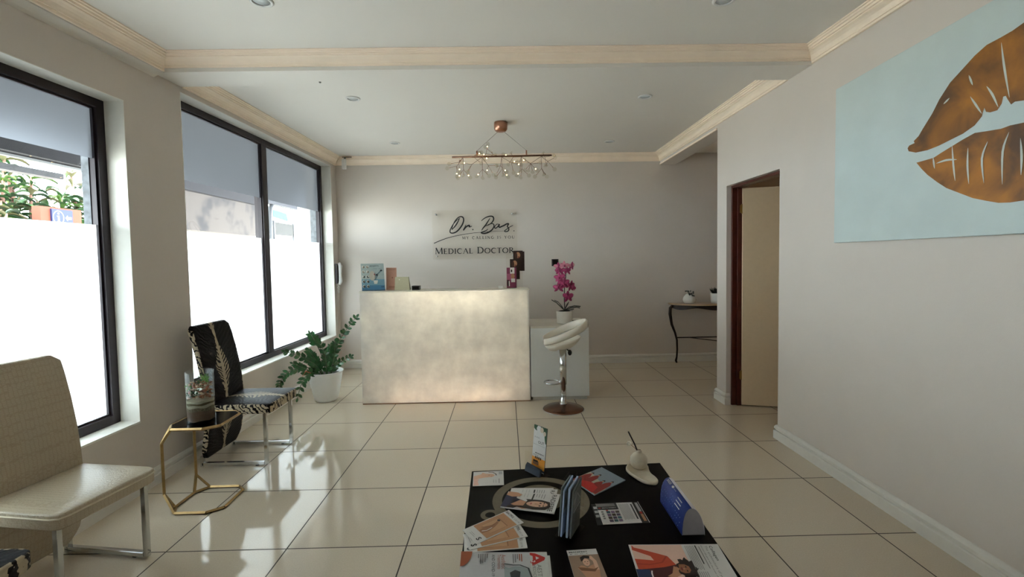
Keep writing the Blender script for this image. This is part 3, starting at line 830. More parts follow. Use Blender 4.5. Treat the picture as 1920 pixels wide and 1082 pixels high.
# ---------------- wall sign ----------------
t = thing('wall_sign', 'clear acrylic sign with black lettering on the back wall', 'sign', (-0.4, 6.19, 1.44))
sgn = lambda x, y, z: (x + 0.4, y - 6.19, z - 1.44)
pb = MB().box(-0.558, 0.567, -0.008, -0.002, 0.0, 0.652, acryl_m)
pb.build('acrylic_panel', t)
for x, z in ((-0.907, 2.037), (0.107, 2.035), (-0.905, 1.483), (0.107, 1.483)):
    q = sgn(x, 0, z)
    MB().tube([(q[0], 0.04, q[2]), (q[0], -0.018, q[2])], 0.011, chrome_m, 16).build('standoff', t)
letter_m = mat('black_vinyl_lettering', (10, 10, 11), 0.4, var=0.0)
p = Print(lambda u, v, h: Vector((u + 0.4, -0.0085 - h, v - 1.44)))
p.h = 0
scr = [[(-0.588, 1.987), (-0.632, 1.958), (-0.676, 1.911), (-0.709, 1.857), (-0.725, 1.818), (-0.716, 1.794), (-0.683, 1.79), (-0.643, 1.805), (-0.603, 1.84), (-0.563, 1.894), (-0.542, 1.948), (-0.545, 1.988), (-0.568, 2.005), (-0.6, 2.0), (-0.631, 1.977), (-0.664, 1.935), (-0.689, 1.88), (-0.701, 1.837)],
       [(-0.596, 1.977), (-0.625, 1.926), (-0.653, 1.884), (-0.701, 1.833)],
       [(-0.511, 1.897), (-0.528, 1.862), (-0.547, 1.825), (-0.516, 1.862), (-0.484, 1.885), (-0.464, 1.886), (-0.47, 1.87), (-0.453, 1.869), (-0.433, 1.88)],
       [(-0.306, 1.945), (-0.27, 1.975), (-0.222, 1.998), (-0.175, 2.005), (-0.148, 1.993), (-0.144, 1.958), (-0.169, 1.919), (-0.209, 1.892), (-0.248, 1.877)],
       [(-0.191, 1.978), (-0.224, 1.928), (-0.256, 1.881), (-0.284, 1.85), (-0.305, 1.818)],
       [(-0.224, 1.892), (-0.169, 1.907), (-0.142, 1.895), (-0.142, 1.864), (-0.167, 1.825), (-0.211, 1.794), (-0.258, 1.779), (-0.297, 1.781), (-0.309, 1.792), (-0.281, 1.803), (-0.242, 1.818), (-0.222, 1.837)],
       [(-0.075, 1.898), (-0.102, 1.898), (-0.126, 1.871), (-0.131, 1.849), (-0.113, 1.847), (-0.087, 1.869), (-0.067, 1.895), (-0.075, 1.87), (-0.064, 1.856), (-0.036, 1.868), (-0.004, 1.881), (0.028, 1.899), (0.055, 1.9), (0.039, 1.869), (0.056, 1.837), (0.05, 1.809), (0.018, 1.797), (-0.001, 1.806), (0.027, 1.828), (0.074, 1.86), (0.114, 1.879)]]
def smooth(pts, n=5):
    P = [Vector(q) for q in pts]; out = []
    for i in range(len(P) - 1):
        a = P[max(i - 1, 0)]; b_ = P[i]; c = P[i + 1]; d = P[min(i + 2, len(P) - 1)]
        for k in range(n):
            s_ = k / n
            out.append(0.5 * ((2 * b_) + (c - a) * s_ + (2 * a - 5 * b_ + 4 * c - d) * s_ ** 2 + (3 * b_ - a - 3 * c + d) * s_ ** 3))
    out.append(P[-1]); return [tuple(q) for q in out]
for i, s_ in enumerate(scr):
    q = smooth(s_); L_ = len(q)
    ww = [0.008 + 0.010 * math.sin(math.pi * k / (L_ - 1)) for k in range(L_)]
    p.stroke(q, ww, letter_m)
p.circ(-0.421, 1.832, 0.009, 0.009, letter_m); p.circ(0.125, 1.806, 0.007, 0.007, letter_m)
q = smooth([(-0.941, 1.658), (-0.85, 1.695), (-0.755, 1.727), (-0.636, 1.754), (-0.51, 1.775), (-0.4, 1.788), (-0.281, 1.795), (-0.163, 1.804), (-0.005, 1.806)])
p.stroke(q, [0.011 - 0.008 * k / (len(q) - 1) for k in range(len(q))], letter_m)
# a small roman serif alphabet (unit height; T = thick, N = thin strokes)
T_, N_ = 0.185, 0.085
def arc(cx, cy, rx, ry, a0, a1, n=12):
    return [(cx + rx * math.cos(R(a0 + (a1 - a0) * k / n)), cy + ry * math.sin(R(a0 + (a1 - a0) * k / n))) for k in range(n + 1)]
ser = lambda x, y, w_=0.26: ([(x - w_ / 2, y), (x + w_ / 2, y)], 0.05)
GL = {
 'M': (1.0, [([(0.12, 0), (0.16, 1)], N_), ([(0.14, 1), (0.5, 0.05)], T_), ([(0.5, 0.05), (0.86, 1)], N_), ([(0.86, 1), (0.9, 0)], T_), ser(0.12, 0.02), ser(0.9, 0.02)]),
 'E': (0.62, [([(0.14, 0), (0.14, 1)], T_), ([(0.03, 0.98), (0.55, 0.98)], N_), ([(0.14, 0.52), (0.46, 0.52)], N_), ([(0.03, 0.03), (0.58, 0.03)], N_), ([(0.57, 0.02), (0.57, 0.18)], 0.04), ([(0.54, 0.98), (0.54, 0.84)], 0.04)]),
 'D': (0.86, [([(0.16, 0), (0.16, 1)], T_), ([(0.03, 0.98), (0.4, 0.98)], N_), ([(0.03, 0.02), (0.4, 0.02)], N_), (arc(0.36, 0.5, 0.42, 0.48, 90, -90), [N_ + (T_ - N_) * math.sin(math.pi * k / 12) for k in range(13)])]),
 'I': (0.34, [([(0.17, 0), (0.17, 1)], T_), ser(0.17, 0.02, 0.3), ser(0.17, 0.98, 0.3)]),
 'C': (0.82, [(arc(0.46, 0.5, 0.38, 0.48, 48, 312, 16), [N_ + (T_ - N_) * math.sin(math.pi * k / 16) for k in range(17)]), ([(0.73, 0.96), (0.73, 0.76)], 0.04)]),
 'A': (0.86, [([(0.1, 0), (0.43, 1)], N_), ([(0.43, 1), (0.76, 0)], T_), ([(0.22, 0.36), (0.64, 0.36)], 0.05), ser(0.1, 0.02), ser(0.76, 0.02)]),
 'L': (0.62, [([(0.15, 0), (0.15, 1)], T_), ser(0.15, 0.98, 0.3), ([(0.03, 0.03), (0.58, 0.03)], N_), ([(0.57, 0.02), (0.57, 0.2)], 0.04)]),
 'O': (0.94, [(arc(0.47, 0.5, 0.39, 0.48, 0, 360, 24), [N_ + (T_ - N_) * abs(math.cos(2 * math.pi * k / 24)) for k in range(25)])]),
 'T': (0.74, [([(0.37, 0), (0.37, 1)], T_), ([(0.03, 0.98), (0.71, 0.98)], N_), ([(0.05, 0.98), (0.04, 0.82)], 0.04), ([(0.69, 0.98), (0.7, 0.82)], 0.04), ser(0.37, 0.02, 0.3)]),
 'R': (0.8, [([(0.15, 0), (0.15, 1)], T_), ([(0.03, 0.98), (0.35, 0.98)], N_), (arc(0.33, 0.75, 0.24, 0.23, 90, -90, 8), [N_ + 0.08 * math.sin(math.pi * k / 8) for k in range(9)]), ([(0.15, 0.51), (0.33, 0.51)], N_), ([(0.34, 0.5), (0.74, 0.0)], T_), ser(0.15, 0.02, 0.3)]),
 'Y': (0.78, [([(0.1, 1), (0.39, 0.48)], T_), ([(0.68, 1), (0.39, 0.48)], N_), ([(0.39, 0.5), (0.39, 0)], T_), ser(0.1, 0.98), ser(0.68, 0.98), ser(0.39, 0.02, 0.3)]),
 'N': (0.9, [([(0.14, 0), (0.14, 1)], N_), ([(0.12, 0.98), (0.76, 0.04)], T_), ([(0.76, 0.02), (0.76, 1)], N_), ser(0.14, 0.02), ser(0.76, 0.98)]),
 'G': (0.86, [(arc(0.46, 0.5, 0.38, 0.48, 48, 320, 16), [N_ + (T_ - N_) * math.sin(math.pi * k / 16) for k in range(17)]), ([(0.74, 0.1), (0.74, 0.44)], T_ * 0.8), ser(0.74, 0.45, 0.28)]),
 'S': (0.6, [([(0.5, 0.84), (0.4, 0.96), (0.24, 0.97), (0.12, 0.84), (0.14, 0.68), (0.3, 0.55), (0.46, 0.42), (0.5, 0.22), (0.4, 0.05), (0.22, 0.02), (0.09, 0.14)], [0.05, 0.06, 0.07, 0.09, 0.12, 0.14, 0.14, 0.1, 0.07, 0.06, 0.05])]),
 'U': (0.88, [([(0.14, 1), (0.14, 0.35)], T_), (arc(0.44, 0.34, 0.3, 0.32, 180, 360, 12), [T_ - (T_ - N_) * k / 12 for k in range(13)]), ([(0.74, 0.34), (0.74, 1)], N_), ser(0.14, 0.98), ser(0.74, 0.98)]),
}
def serif(p, text, x, y, h, m, width=None, cap=1.0, gap=0.1):
    adv = []; tot = 0
    for ch in text:
        k = cap if ch.isupper() else 1.0
        a = 0.45 if ch == ' ' else GL[ch.upper()][0]
        adv.append((tot, k)); tot += (a + gap) * k
    sx = (width / (tot * h)) if width else 1.0
    for (a, k), ch in zip(adv, text):
        if ch == ' ': continue
        for pts, wd in GL[ch.upper()][1]:
            hh = h * k
            w2 = [v_ * hh for v_ in wd] if isinstance(wd, list) else wd * hh
            p.stroke([(x + (a + q[0] * k) * h * sx, y + q[1] * hh) for q in pts], w2, m, h=0.0004)
serif(p, 'Medical Doctor', -0.93, 1.515, 0.069, letter_m, width=1.06, cap=1.2, gap=0.08)
serif(p, 'MY CALLING IS YOU', -0.565, 1.706, 0.036, mat('grey_vinyl_lettering', (24, 22, 20), 0.5), width=0.71, gap=0.28)
p.build('lettering', t)

# black socket plate, intercom, motion sensor
o = MB().box(-0.046, 0.046, -0.012, 0.0, -0.047, 0.047, black_m).box(-0.03, 0.03, -0.015, -0.012, -0.03, 0.03, black_gl_m).build('switch_plate'); o.location = (0.672, YB, 1.374)
tag(o, 'black square switch plate on the back wall behind the orchid', 'switch')
p0 = ML @ Vector((0.0, 3.685, 1.28))
t = thing('intercom_phone', 'white wall intercom handset on the left wall corner by the window', 'intercom', p0, -0.0285)
MB().box(0.0, 0.03, -0.045, 0.045, -0.13, 0.13, mat('dark_intercom_body', (48, 48, 50), 0.4)).build('intercom_base', t, 0.006)
hs = MB()
hs.tube([(0.045, -0.01, 0.14), (0.062, -0.01, 0.10), (0.058, -0.01, 0.0), (0.062, -0.01, -0.10), (0.045, -0.01, -0.145)], [0.018, 0.024, 0.018, 0.024, 0.018], mat('grey_white_plastic', (222, 222, 220), 0.35), 12)
hs.build('handset', t)
cb = [(0.045 + 0.012 * math.sin(k * 1.3), 0.0 + 0.012 * math.cos(k * 1.3) - 0.01, -0.145 - 0.055 * math.sin(math.pi * k / 30) * 1.6) if False else (0.03 + 0.01 * math.sin(k * 1.9), -0.01 + 0.02 * math.cos(math.pi * k / 30) + 0.004 * math.cos(k * 1.9), -0.13 - 0.12 * math.sin(math.pi * k / 30)) for k in range(31)]
MB().tube(cb, 0.004, mat('cord_plastic', (214, 212, 208), 0.4), 6).build('cord', t)
o = MB().tube([(0.006, -0.01, -0.135), (0.006, -0.01, -1.1)], 0.004, wall_m, 6).build('wall_cable', t)
t = thing('motion_sensor', 'small white motion sensor high in the back left corner', 'sensor', (-2.065, 6.09, 2.63))
MB().box(-0.026, 0.026, -0.02, 0.02, 0.0, 0.135, mat('sensor_plastic', (226, 224, 220), 0.4)).build('sensor_body', t, 0.008, 3)
MB().tube([(0.0, 0.0, 0.13), (0.0, 0.03, 0.15), (0.0, 0.06, 0.155)], 0.008, black_m).box(-0.03, 0.09, 0.02, 0.035, 0.158, 0.166, mat('brown_bracket', (96, 84, 66), 0.6)).build('sensor_bracket', t)

# ---------------- chandelier ----------------
copper_m = mat('rose_copper', (176, 130, 108), 0.28, 0.9, var=0.08)
branch_m = mat('dark_copper_branch', (120, 86, 66), 0.4, 0.6, var=0.1)
t = thing('branch_chandelier', 'copper bar chandelier with twig arms and tiny lit bulbs', 'chandelier', (-0.02, 4.73, ZC))
MB().lathe([(0.0, 0.0), (0.067, 0.0), (0.069, -0.03), (0.066, -0.07), (0.05, -0.09), (0.03, -0.095), (0.0, -0.095)], copper_m, n=32).build('ceiling_cup', t)
MB().tube([(-0.497, 0, -0.341), (0.51, 0, -0.334)], 0.0095, branch_m, 10).build('cross_bar', t)
for x in (-0.246, 0.255):
    MB().tube([(x, 0, -0.335), (x, 0, -0.282)], 0.008, copper_m, 10).build('bar_post', t)
    MB().tube([(x, 0, -0.282), (x * 0.12, 0, -0.092)], 0.0014, mat('thin_steel_wire', (130, 124, 116), 0.3, 0.8), 6).build('suspension_wire', t)
bulb_m = mat('warm_bulb', (255, 236, 190), 0.4, emit=(255, 214, 130), estr=22.0)
petal_gl = glass_material('frosted_glass_petal', (0.94, 0.93, 0.89), 0.5)
lit = 0
for ci, cx in enumerate((-0.387, -0.195, 0.004, 0.203, 0.404)):
    for arm in range(4):
        a = arm * 2.094 + ci * 0.75 + 0.2
        down = arm == 3
        b = MB()
        root = Vector((cx, 0, -0.345))
        if down: e1 = root + Vector((0.003, 0.0, -0.12))
        else:
            upv = -0.08 if (arm + ci) % 3 else 0.0
            e1 = root + Vector((math.cos(a) * 0.105, math.sin(a) * 0.105, upv + 0.012))
        d = (e1 - root).normalized()
        b.tube([root, e1], 0.0022, branch_m, 6)
        bits = []
        for j in range(3):
            ph = j * 2.094 + ci + arm
            s_ = d.cross(Vector((0.2, 0.3, 0.9))).normalized(); w_ = d.cross(s_)
            dd = (d * 0.75 + s_ * math.cos(ph) * 0.72 + w_ * math.sin(ph) * 0.72).normalized()
            e2 = e1 + dd * 0.075
            b.tube([e1 - dd * 0.001, e2], 0.0018, branch_m, 6)
            e3 = e2 + dd * 0.014
            islit = ((ci * 12 + arm * 3 + j) * 7) % 10 < 4 and ci < 4
            bits.append((MB().ball(e2 + dd * 0.003, 0.0048, bulb_m if islit else copper_m, 8), 'bulb'))
            q1 = dd; q2 = dd.cross(Vector((0.3, 0.9, 0.1))).normalized()
            nrm = q1.cross(q2)
            V = [e3 + q1 * 0.016 + (q1 * math.cos(k * math.pi / 7) + q2 * math.sin(k * math.pi / 7)) * 0.021 + nrm * hh for hh in (-0.001, 0.001) for k in range(14)]
            bits.append((MB().add(V, [tuple(range(14))[::-1], tuple(range(14, 28))] + [(k, (k + 1) % 14, 14 + (k + 1) % 14, 14 + k) for k in range(14)], petal_gl), 'glass_leaf'))
        ob = b.build('branch_arm', t)
        for mb2, nm in bits: mb2.build(nm, ob)

# downlights
dl_glass = mat('downlight_lens', (206, 212, 214), 0.2, var=0.02)
first = None
for x, y, lab in ((-1.26, 3.99, 'front left recessed downlight of the back bay ceiling'), (1.23, 4.03, 'front right recessed downlight of the back bay ceiling'),
                  (-1.265, 5.49, 'rear left recessed downlight near the back wall'), (1.265, 5.55, 'rear right recessed downlight near the back wall'),
                  (-1.255, 2.51, 'left recessed downlight in front of the ceiling beam'), (1.205, 2.54, 'right recessed downlight in front of the ceiling beam')):
    if first is None:
        t = thing('recessed_downlight', lab, 'ceiling light', (x, y, ZC), 0, 'recessed ceiling downlights')
        MB().lathe([(0.043, -0.006), (0.052, -0.008), (0.06, -0.004), (0.06, 0.0), (0.043, 0.0)], mat('satin_white_ring', (214, 214, 212), 0.4), n=32, close=True).build('trim_ring', t)
        MB().lathe([(0.0, -0.002), (0.043, -0.002), (0.043, 0.0), (0.0, 0.0)], dl_glass, n=32).build('lens', t)
        first = t
    else:
        c = copy_tree(first); c.location = (x, y, ZC); c['label'] = lab
o = MB().lathe([(0, -0.008), (0.006, -0.007), (0.009, 0), (0, 0)], mat('grey_hook', (140, 138, 132), 0.5), n=12).build('ceiling_hook'); o.location = (-1.29, 3.36, BZ)
tag(o, 'small grey hook stub under the ceiling beam', 'hook')

# ---------------- things on the desk ledge ----------------
LZ = DH + 0.0006
def easel_card(name, lab, cat, x, y, w_, h_, m, lean=0.12, rz=0.0, group=None, skew=0.0):
    t = thing(name, lab, cat, (x, y, LZ), rz, group)
    L_ = h_; b = MB()
    q = [(-w_ / 2, 0, 0), (w_ / 2, 0, 0), (w_ / 2 - skew, L_ * lean, L_), (-w_ / 2 - skew, L_ * lean, L_)]
    b.prism(q, [(a, c - 0.004 if False else c + 0.004, d) for a, c, d in q], m)
    b.build('card_panel', t)
    MB().prism([(-0.02, 0.004 + L_ * lean * 0.7, L_ * 0.7), (0.02, 0.004 + L_ * lean * 0.7, L_ * 0.7), (0.03, 0.07, 0.0), (-0.03, 0.07, 0.0)],
               [(-0.02, 0.007 + L_ * lean * 0.7, L_ * 0.7), (0.02, 0.007 + L_ * lean * 0.7, L_ * 0.7), (0.03, 0.074, 0.0), (-0.03, 0.074, 0.0)], m).build('rear_strut', t)
    return t, bil([q[0], q[1], q[2], q[3]], (0, -1, 0))
# skin poster: grey-green to blue with ten photo circles
t, f = easel_card('poster_card', 'blue and grey treatment poster with rows of round pictures on the desk', 'poster', -1.325, 4.66, 0.23, 0.272, ink('poster_grey', (158, 170, 166)), 0.1, 0, None, 0.016)
p = Print(f)
p.rect(0, 0.0, 1, 0.42, ink('poster_teal', (104, 142, 156))); p.rect(0, 0, 1, 0.2, ink('poster_blue', (62, 110, 138))); p.rect(0, 0, 1, 0.03, ink('poster_navy', (30, 60, 84)))
cd = ink('circle_dark', (38, 48, 50)); cl = ink('circle_pale', (206, 204, 192)); cb_ = ink('circle_brown', (120, 110, 96))
for r_ in range(5):
    for c_ in range(2):
        u = 0.1 + 0.18 * c_; v = 0.88 - 0.18 * r_
        p.circ(u, v, 0.065, 0.056, cl); p.circ(u + 0.012, v - 0.006, 0.052, 0.045, cd if r_ > 1 else cb_); p.circ(u + (0.03 if (r_ + c_) % 2 else -0.015), v + 0.004, 0.026, 0.024, cb_ if r_ > 2 else cl)
p.text('BENEFITS', 0.4, 0.885, 0.05, cd, (1, 0), (0, 1), width=0.38)
p.text('your skin', 0.55, 0.8, 0.03, ink('mid_grey', (110, 120, 122)), width=0.34)
p.circ(0.48, 0.55, 0.13, 0.18, ink('poster_blush', (176, 168, 152)))
p.stroke([(0.86, 0.72), (0.72, 0.62), (0.66, 0.5), (0.62, 0.4)], 0.035, ink('sprig_grey', (84, 104, 108)))
p.circ(0.88, 0.74, 0.05, 0.03, cd); p.circ(0.68, 0.58, 0.045, 0.04, cd); p.circ(0.58, 0.6, 0.025, 0.025, ink('sprig_red', (150, 74, 74)))
p.poly([(0.52, 0.38), (0.72, 0.38), (0.68, 0.25), (0.55, 0.25)], cl); p.rect(0.84, 0.13, 0.98, 0.15, cd)
p.build('poster_print', t)
t, f = easel_card('leaflet_card', 'salmon pink leaflet standing behind the blue poster on the desk', 'leaflet', -1.165, 4.735, 0.105, 0.226, ink('salmon', (198, 150, 130)), 0.06)
p = Print(f); br_ = ink('salmon_brown', (148, 96, 80))
p.text('COLLAGEN', 0.3, 0.9, 0.035, br_, width=0.6); p.rect(0.25, 0.14, 0.95, 0.16, br_); p.rect(0.25, 0.1, 0.85, 0.115, br_); p.circ(0.6, 0.55, 0.06, 0.03, br_)
p.build('leaflet_print', t)
o = MB().prism([(-0.072, 0, 0), (0.083, 0, 0), (0.083, 0.06, 0), (-0.072, 0.06, 0)], [(-0.068, 0.018, 0.132), (0.066, 0.018, 0.132), (0.066, 0.045, 0.132), (-0.068, 0.045, 0.132)], ink('cream_box', (196, 190, 160))).build('tissue_card'); o.location = (-1.045, 4.665, LZ)
tag(o, 'plain cream easel card between pink leaflet and black card machine', 'card')
p = Print(bil([(-0.072, 0, 0), (0.083, 0, 0), (0.066, 0.018, 0.132), (-0.068, 0.018, 0.132)], (0, -1, 0)))
p.circ(0.32, 0.8, 0.035, 0.04, ink('white_dot', (240, 238, 230))); p.build('printed_dot', o)
t = thing('card_machine', 'small black card machine on the desk ledge beside cream card', 'card machine', (-0.905, 4.68, LZ))
MB().box(-0.038, 0.04, -0.03, 0.05, 0, 0.042, black_m).build('machine_body', t, 0.004)
MB().box(-0.03, 0.03, -0.032, -0.03, 0.012, 0.034, black_gl_m).build('screen', t)
o = MB().box(-0.023, 0.023, -0.015, 0.015, 0, 0.026, ink('card_box_white', (226, 224, 220))).build('business_card_box', None, 0.002); o.location = (-0.05, 4.665, LZ)
tag(o, 'tiny white box beside the brochure holder on the desk', 'box')
# tiered brochure holder
t = thing('brochure_holder', 'clear three-tier brochure holder at the right end of the desk', 'brochure holder', (0.08, 4.68, LZ))
hb = MB()
hb.box(-0.1, 0.06, -0.03, 0.1, 0, 0.003, acryl_m)
for i in range(3):
    x = -0.07 + 0.035 * i; z = 0.0 + 0.085 * i; y = -0.02 + 0.045 * i
    hb.box(x, x + 0.105, y + 0.02, y + 0.023, z, z + 0.2, acryl_m); hb.box(x, x + 0.105, y - 0.008, y - 0.005, z, z + 0.07, acryl_m)
    hb.box(x + 0.106, x + 0.109, y - 0.008, y + 0.023, z, z + 0.2, acryl_m)
hb.box(-0.07, 0.1, 0.095, 0.098, 0, 0.37, acryl_m)
hb.build('acrylic_tiers', t)
specs = [('plum brochure in the front pocket of the desk brochure holder', ink('plum', (128, 58, 84)), 0), ('dark brown brochure with a face in the middle pocket of the desk holder', ink('umber', (52, 34, 28)), 1), ('dark brown brochure in the top rear pocket of the desk holder', ink('umber', (52, 34, 28)), 2)]
for lab, m, i in specs:
    x = 0.08 - 0.066 + 0.035 * i; z = LZ + 0.003 + 0.085 * i; y = 4.68 - 0.018 + 0.045 * i
    o = MB().box(0, 0.098, 0.0, 0.018, 0, 0.205, m).build('brochure'); o.location = (x, y + 0.001, z)
    tag(o, lab, 'brochure')
    p = Print(bil([(0, 0, 0), (0.098, 0, 0), (0.098, 0, 0.205), (0, 0, 0.205)], (0, -1, 0)))
    sk = ink('skin_tan', (176, 128, 96)); wh = ink('soft_white', (220, 214, 208)); dk = ink('umber', (52, 34, 28))
    if i == 0:
        p.rect(0.35, 0.7, 0.8, 1.0, wh); p.circ(0.5, 0.84, 0.08, 0.07, dk); p.rect(0, 0.4, 0.5, 0.7, ink('rose', (168, 92, 116))); p.circ(0.62, 0.58, 0.2, 0.13, sk); p.rect(0.45, 0.28, 0.85, 0.46, wh); p.rect(0.05, 0.1, 0.2, 0.4, dk); p.rect(0.2, 0.08, 0.3, 0.34, wh)
    else:
        p.circ(0.5, 0.78, 0.24, 0.15, sk); p.circ(0.3, 0.74, 0.14, 0.17, ink('hair_brown', (70, 44, 32))); p.rect(0.78, 0, 1, 1, dk); p.circ(0.56, 0.68, 0.1, 0.05, ink('lip_brown', (130, 74, 62)))
    p.build('cover_print', o)
o = MB().box(0, 0.045, 0, 0.004, 0, 0.2, ink('umber', (52, 34, 28))).build('brochure'); o.location = (0.155, 4.775, LZ + 0.17)
tag(o, 'narrow dark brochure sticking up at the right edge of the desk holder', 'brochure')

# ---------------- console table in the nook ----------------
iron_m = mat('dark_brown_iron', (40, 30, 26), 0.5, 0.3, var=0.2)
t = thing('console_table', 'antique half-round console table with curved dark legs against back wall', 'console table', (2.75, 6.02, 0))
pts = []
for k in range(25):
    a = math.pi + math.pi * k / 24
    pts.append((0.56 * math.cos(a), 0.18 + 0.30 * math.sin(a) * (1 + 0.05 * math.cos(6 * a))))
MB().prism([(x, y, 0.785) for x, y in pts], [(x * 1.01, y, 0.808) for x, y in pts], mat('tan_marble', (176, 150, 122), 0.3, var=0.12, scale=7)).build('table_top', t, 0.003)
ap = MB()
N = 40
V = []; F = []
for k in range(N + 1):
    a = math.pi + math.pi * k / N
    x, y = 0.52 * math.cos(a), 0.18 + 0.27 * math.sin(a)
    dep = 0.035 + 0.028 * abs(math.sin(k / N * math.pi * 3)) ** 1.5
    V += [(x, y, 0.784), (x, y, 0.784 - dep), (x * 0.97, y * 0.97 + 0.01, 0.784 - dep), (x * 0.97, y * 0.97 + 0.01, 0.784)]
for k in range(N):
    for j in range(4): F.append((4 * k + j, 4 * k + (j + 1) % 4, 4 * k + 4 + (j + 1) % 4, 4 * k + 4 + j))
ap.add(V, F, iron_m); ap.build('apron', t)
for s_, yy in ((-1, 0.14), (1, 0.14)):
    MB().tube([(s_ * 0.5, yy, 0.78), (s_ * 0.545, yy - 0.005, 0.74), (s_ * 0.55, yy - 0.01, 0.66), (s_ * 0.525, yy, 0.52), (s_ * 0.475, yy + 0.01, 0.40), (s_ * 0.45, yy + 0.01, 0.30), (s_ * 0.45, yy, 0.18), (s_ * 0.46, yy - 0.01, 0.08), (s_ * 0.475, yy - 0.02, 0.03), (s_ * 0.465, yy - 0.02, 0.0)],
              [0.016, 0.02, 0.021, 0.017, 0.014, 0.013, 0.012, 0.011, 0.015, 0.011], iron_m, 10).build('leg', t)
for s_ in (-1, 1):
    MB().tube([(s_ * 0.3, -0.08, 0.78), (s_ * 0.33, -0.12, 0.68), (s_ * 0.28, -0.06, 0.4), (s_ * 0.25, -0.02, 0.25), (s_ * 0.27, -0.05, 0.0)], [0.016, 0.018, 0.013, 0.011, 0.011], iron_m, 10).build('leg', t) if False else None
MB().tube([(-0.45, 0.15, 0.335), (0.45, 0.15, 0.335)], 0.008, iron_m).tube([(-0.3, 0.15, 0.335), (0.15, -0.06, 0.30), (0.3, 0.15, 0.335)], 0.006, iron_m).build('stretcher', t)
# teapot planter
t = thing('teapot_planter', 'round white pot with trailing dark plant, left on the console table', 'planter', (2.41, 6.03, 0.809))
MB().lathe([(0, 0), (0.05, 0), (0.072, 0.02), (0.08, 0.05), (0.07, 0.085), (0.045, 0.115), (0.036, 0.125), (0.03, 0.12), (0, 0.115)], ceramic_m, n=28).tube([(0.07, 0, 0.07), (0.1, 0, 0.06), (0.1, 0, 0.03), (0.07, 0, 0.025)], 0.007, ceramic_m).tube([(-0.03, 0, 0.12), (-0.035, 0, 0.16), (0.0, 0, 0.175), (0.03, 0, 0.15), (0.03, 0, 0.12)], 0.006, ceramic_m).build('pot', t)
fo = MB()
for k in range(34):
    q = Vector((rnd.uniform(-0.03, 0.055), rnd.uniform(-0.07, -0.02), rnd.uniform(0.09, 0.165)))
    if k < 5: q = Vector((-0.02 - 0.01 * k, -0.03, 0.165))
    fo.ball(q, 0.011, dk_leaf, 6, 1, 0.5, 0.8)
fo.build('foliage', t)
t = thing('succulent_pot', 'white ribbed pot with spiky dark plant, right on the console table', 'planter', (2.77, 6.03, 0.809))
MB().lathe([(0, 0), (0.06, 0), (0.07, 0.012), (0.071, 0.03), (0.073, 0.035), (0.071, 0.04), (0.074, 0.11), (0.076, 0.13), (0.07, 0.13), (0.066, 0.12), (0, 0.12)], ceramic_m, n=28).build('pot', t)
fo = MB()
for k in range(60):
    a = rnd.uniform(0, 6.28); r_ = rnd.uniform(0.01, 0.065)
    fo.tube([(r_ * math.cos(a) * 0.7, r_ * math.sin(a) * 0.7, 0.12), (r_ * math.cos(a) * 1.5, r_ * math.sin(a) * 1.5, 0.12 + rnd.uniform(0.05, 0.09))], [0.006, 0.0015], dk_leaf, 5)
fo.build('foliage', t)

# ---------------- canvas with lips ----------------
t = thing('lip_canvas', 'large pale blue canvas with bronze painted lips on the right wall', 'painting', (2.08, 1.72, 1.5))
CY0, CY1 = -1.14, 1.155   # local y range, wall side x=0.02
MB().prism([(-0.02, CY0, 0.0), (0.019, CY0, 0.0), (0.019, CY1, 0.0), (-0.02, CY1, 0.0)], [(-0.02, CY0, 1.035), (0.019, CY0, 1.035), (0.019, CY1, 0.945), (-0.02, CY1, 0.945)], canvas_m).build('canvas', t, 0.003)
p = Print(lambda u, v, h: Vector((-0.0205 - h, u - 1.72, v - 1.5)))
CC = 1.70
upL = [(2.353, 1.962), (2.344, 1.974), (2.313, 1.979), (2.318, 1.99), (2.291, 2.008), (2.269, 2.037), (2.22, 2.096), (2.185, 2.151), (2.134, 2.209), (2.075, 2.249), (2.024, 2.284), (1.975, 2.307), (1.919, 2.312), (1.875, 2.318), (1.834, 2.33), (1.79, 2.33), (1.74, 2.31), (1.70, 2.285)]
loL = [(1.70, 2.01), (1.75, 2.00), (1.79, 2.012), (1.826, 2.025), (1.858, 2.031), (1.872, 2.024), (1.886, 2.05), (1.893, 2.066), (1.903, 2.066), (1.908, 2.04), (1.924, 2.018), (1.953, 2.018), (1.97, 2.026), (1.977, 2.045), (1.984, 2.025), (1.986, 2.012), (2.016, 1.982), (2.067, 1.96), (2.122, 1.948), (2.179, 1.935), (2.24, 1.927), (2.305, 1.93), (2.346, 1.946)]
mir = lambda l_: [(2 * CC - a, b_) for a, b_ in l_]
up_poly = upL + mir(upL)[::-1][1:] + mir(loL)[::-1] + loL[1:]
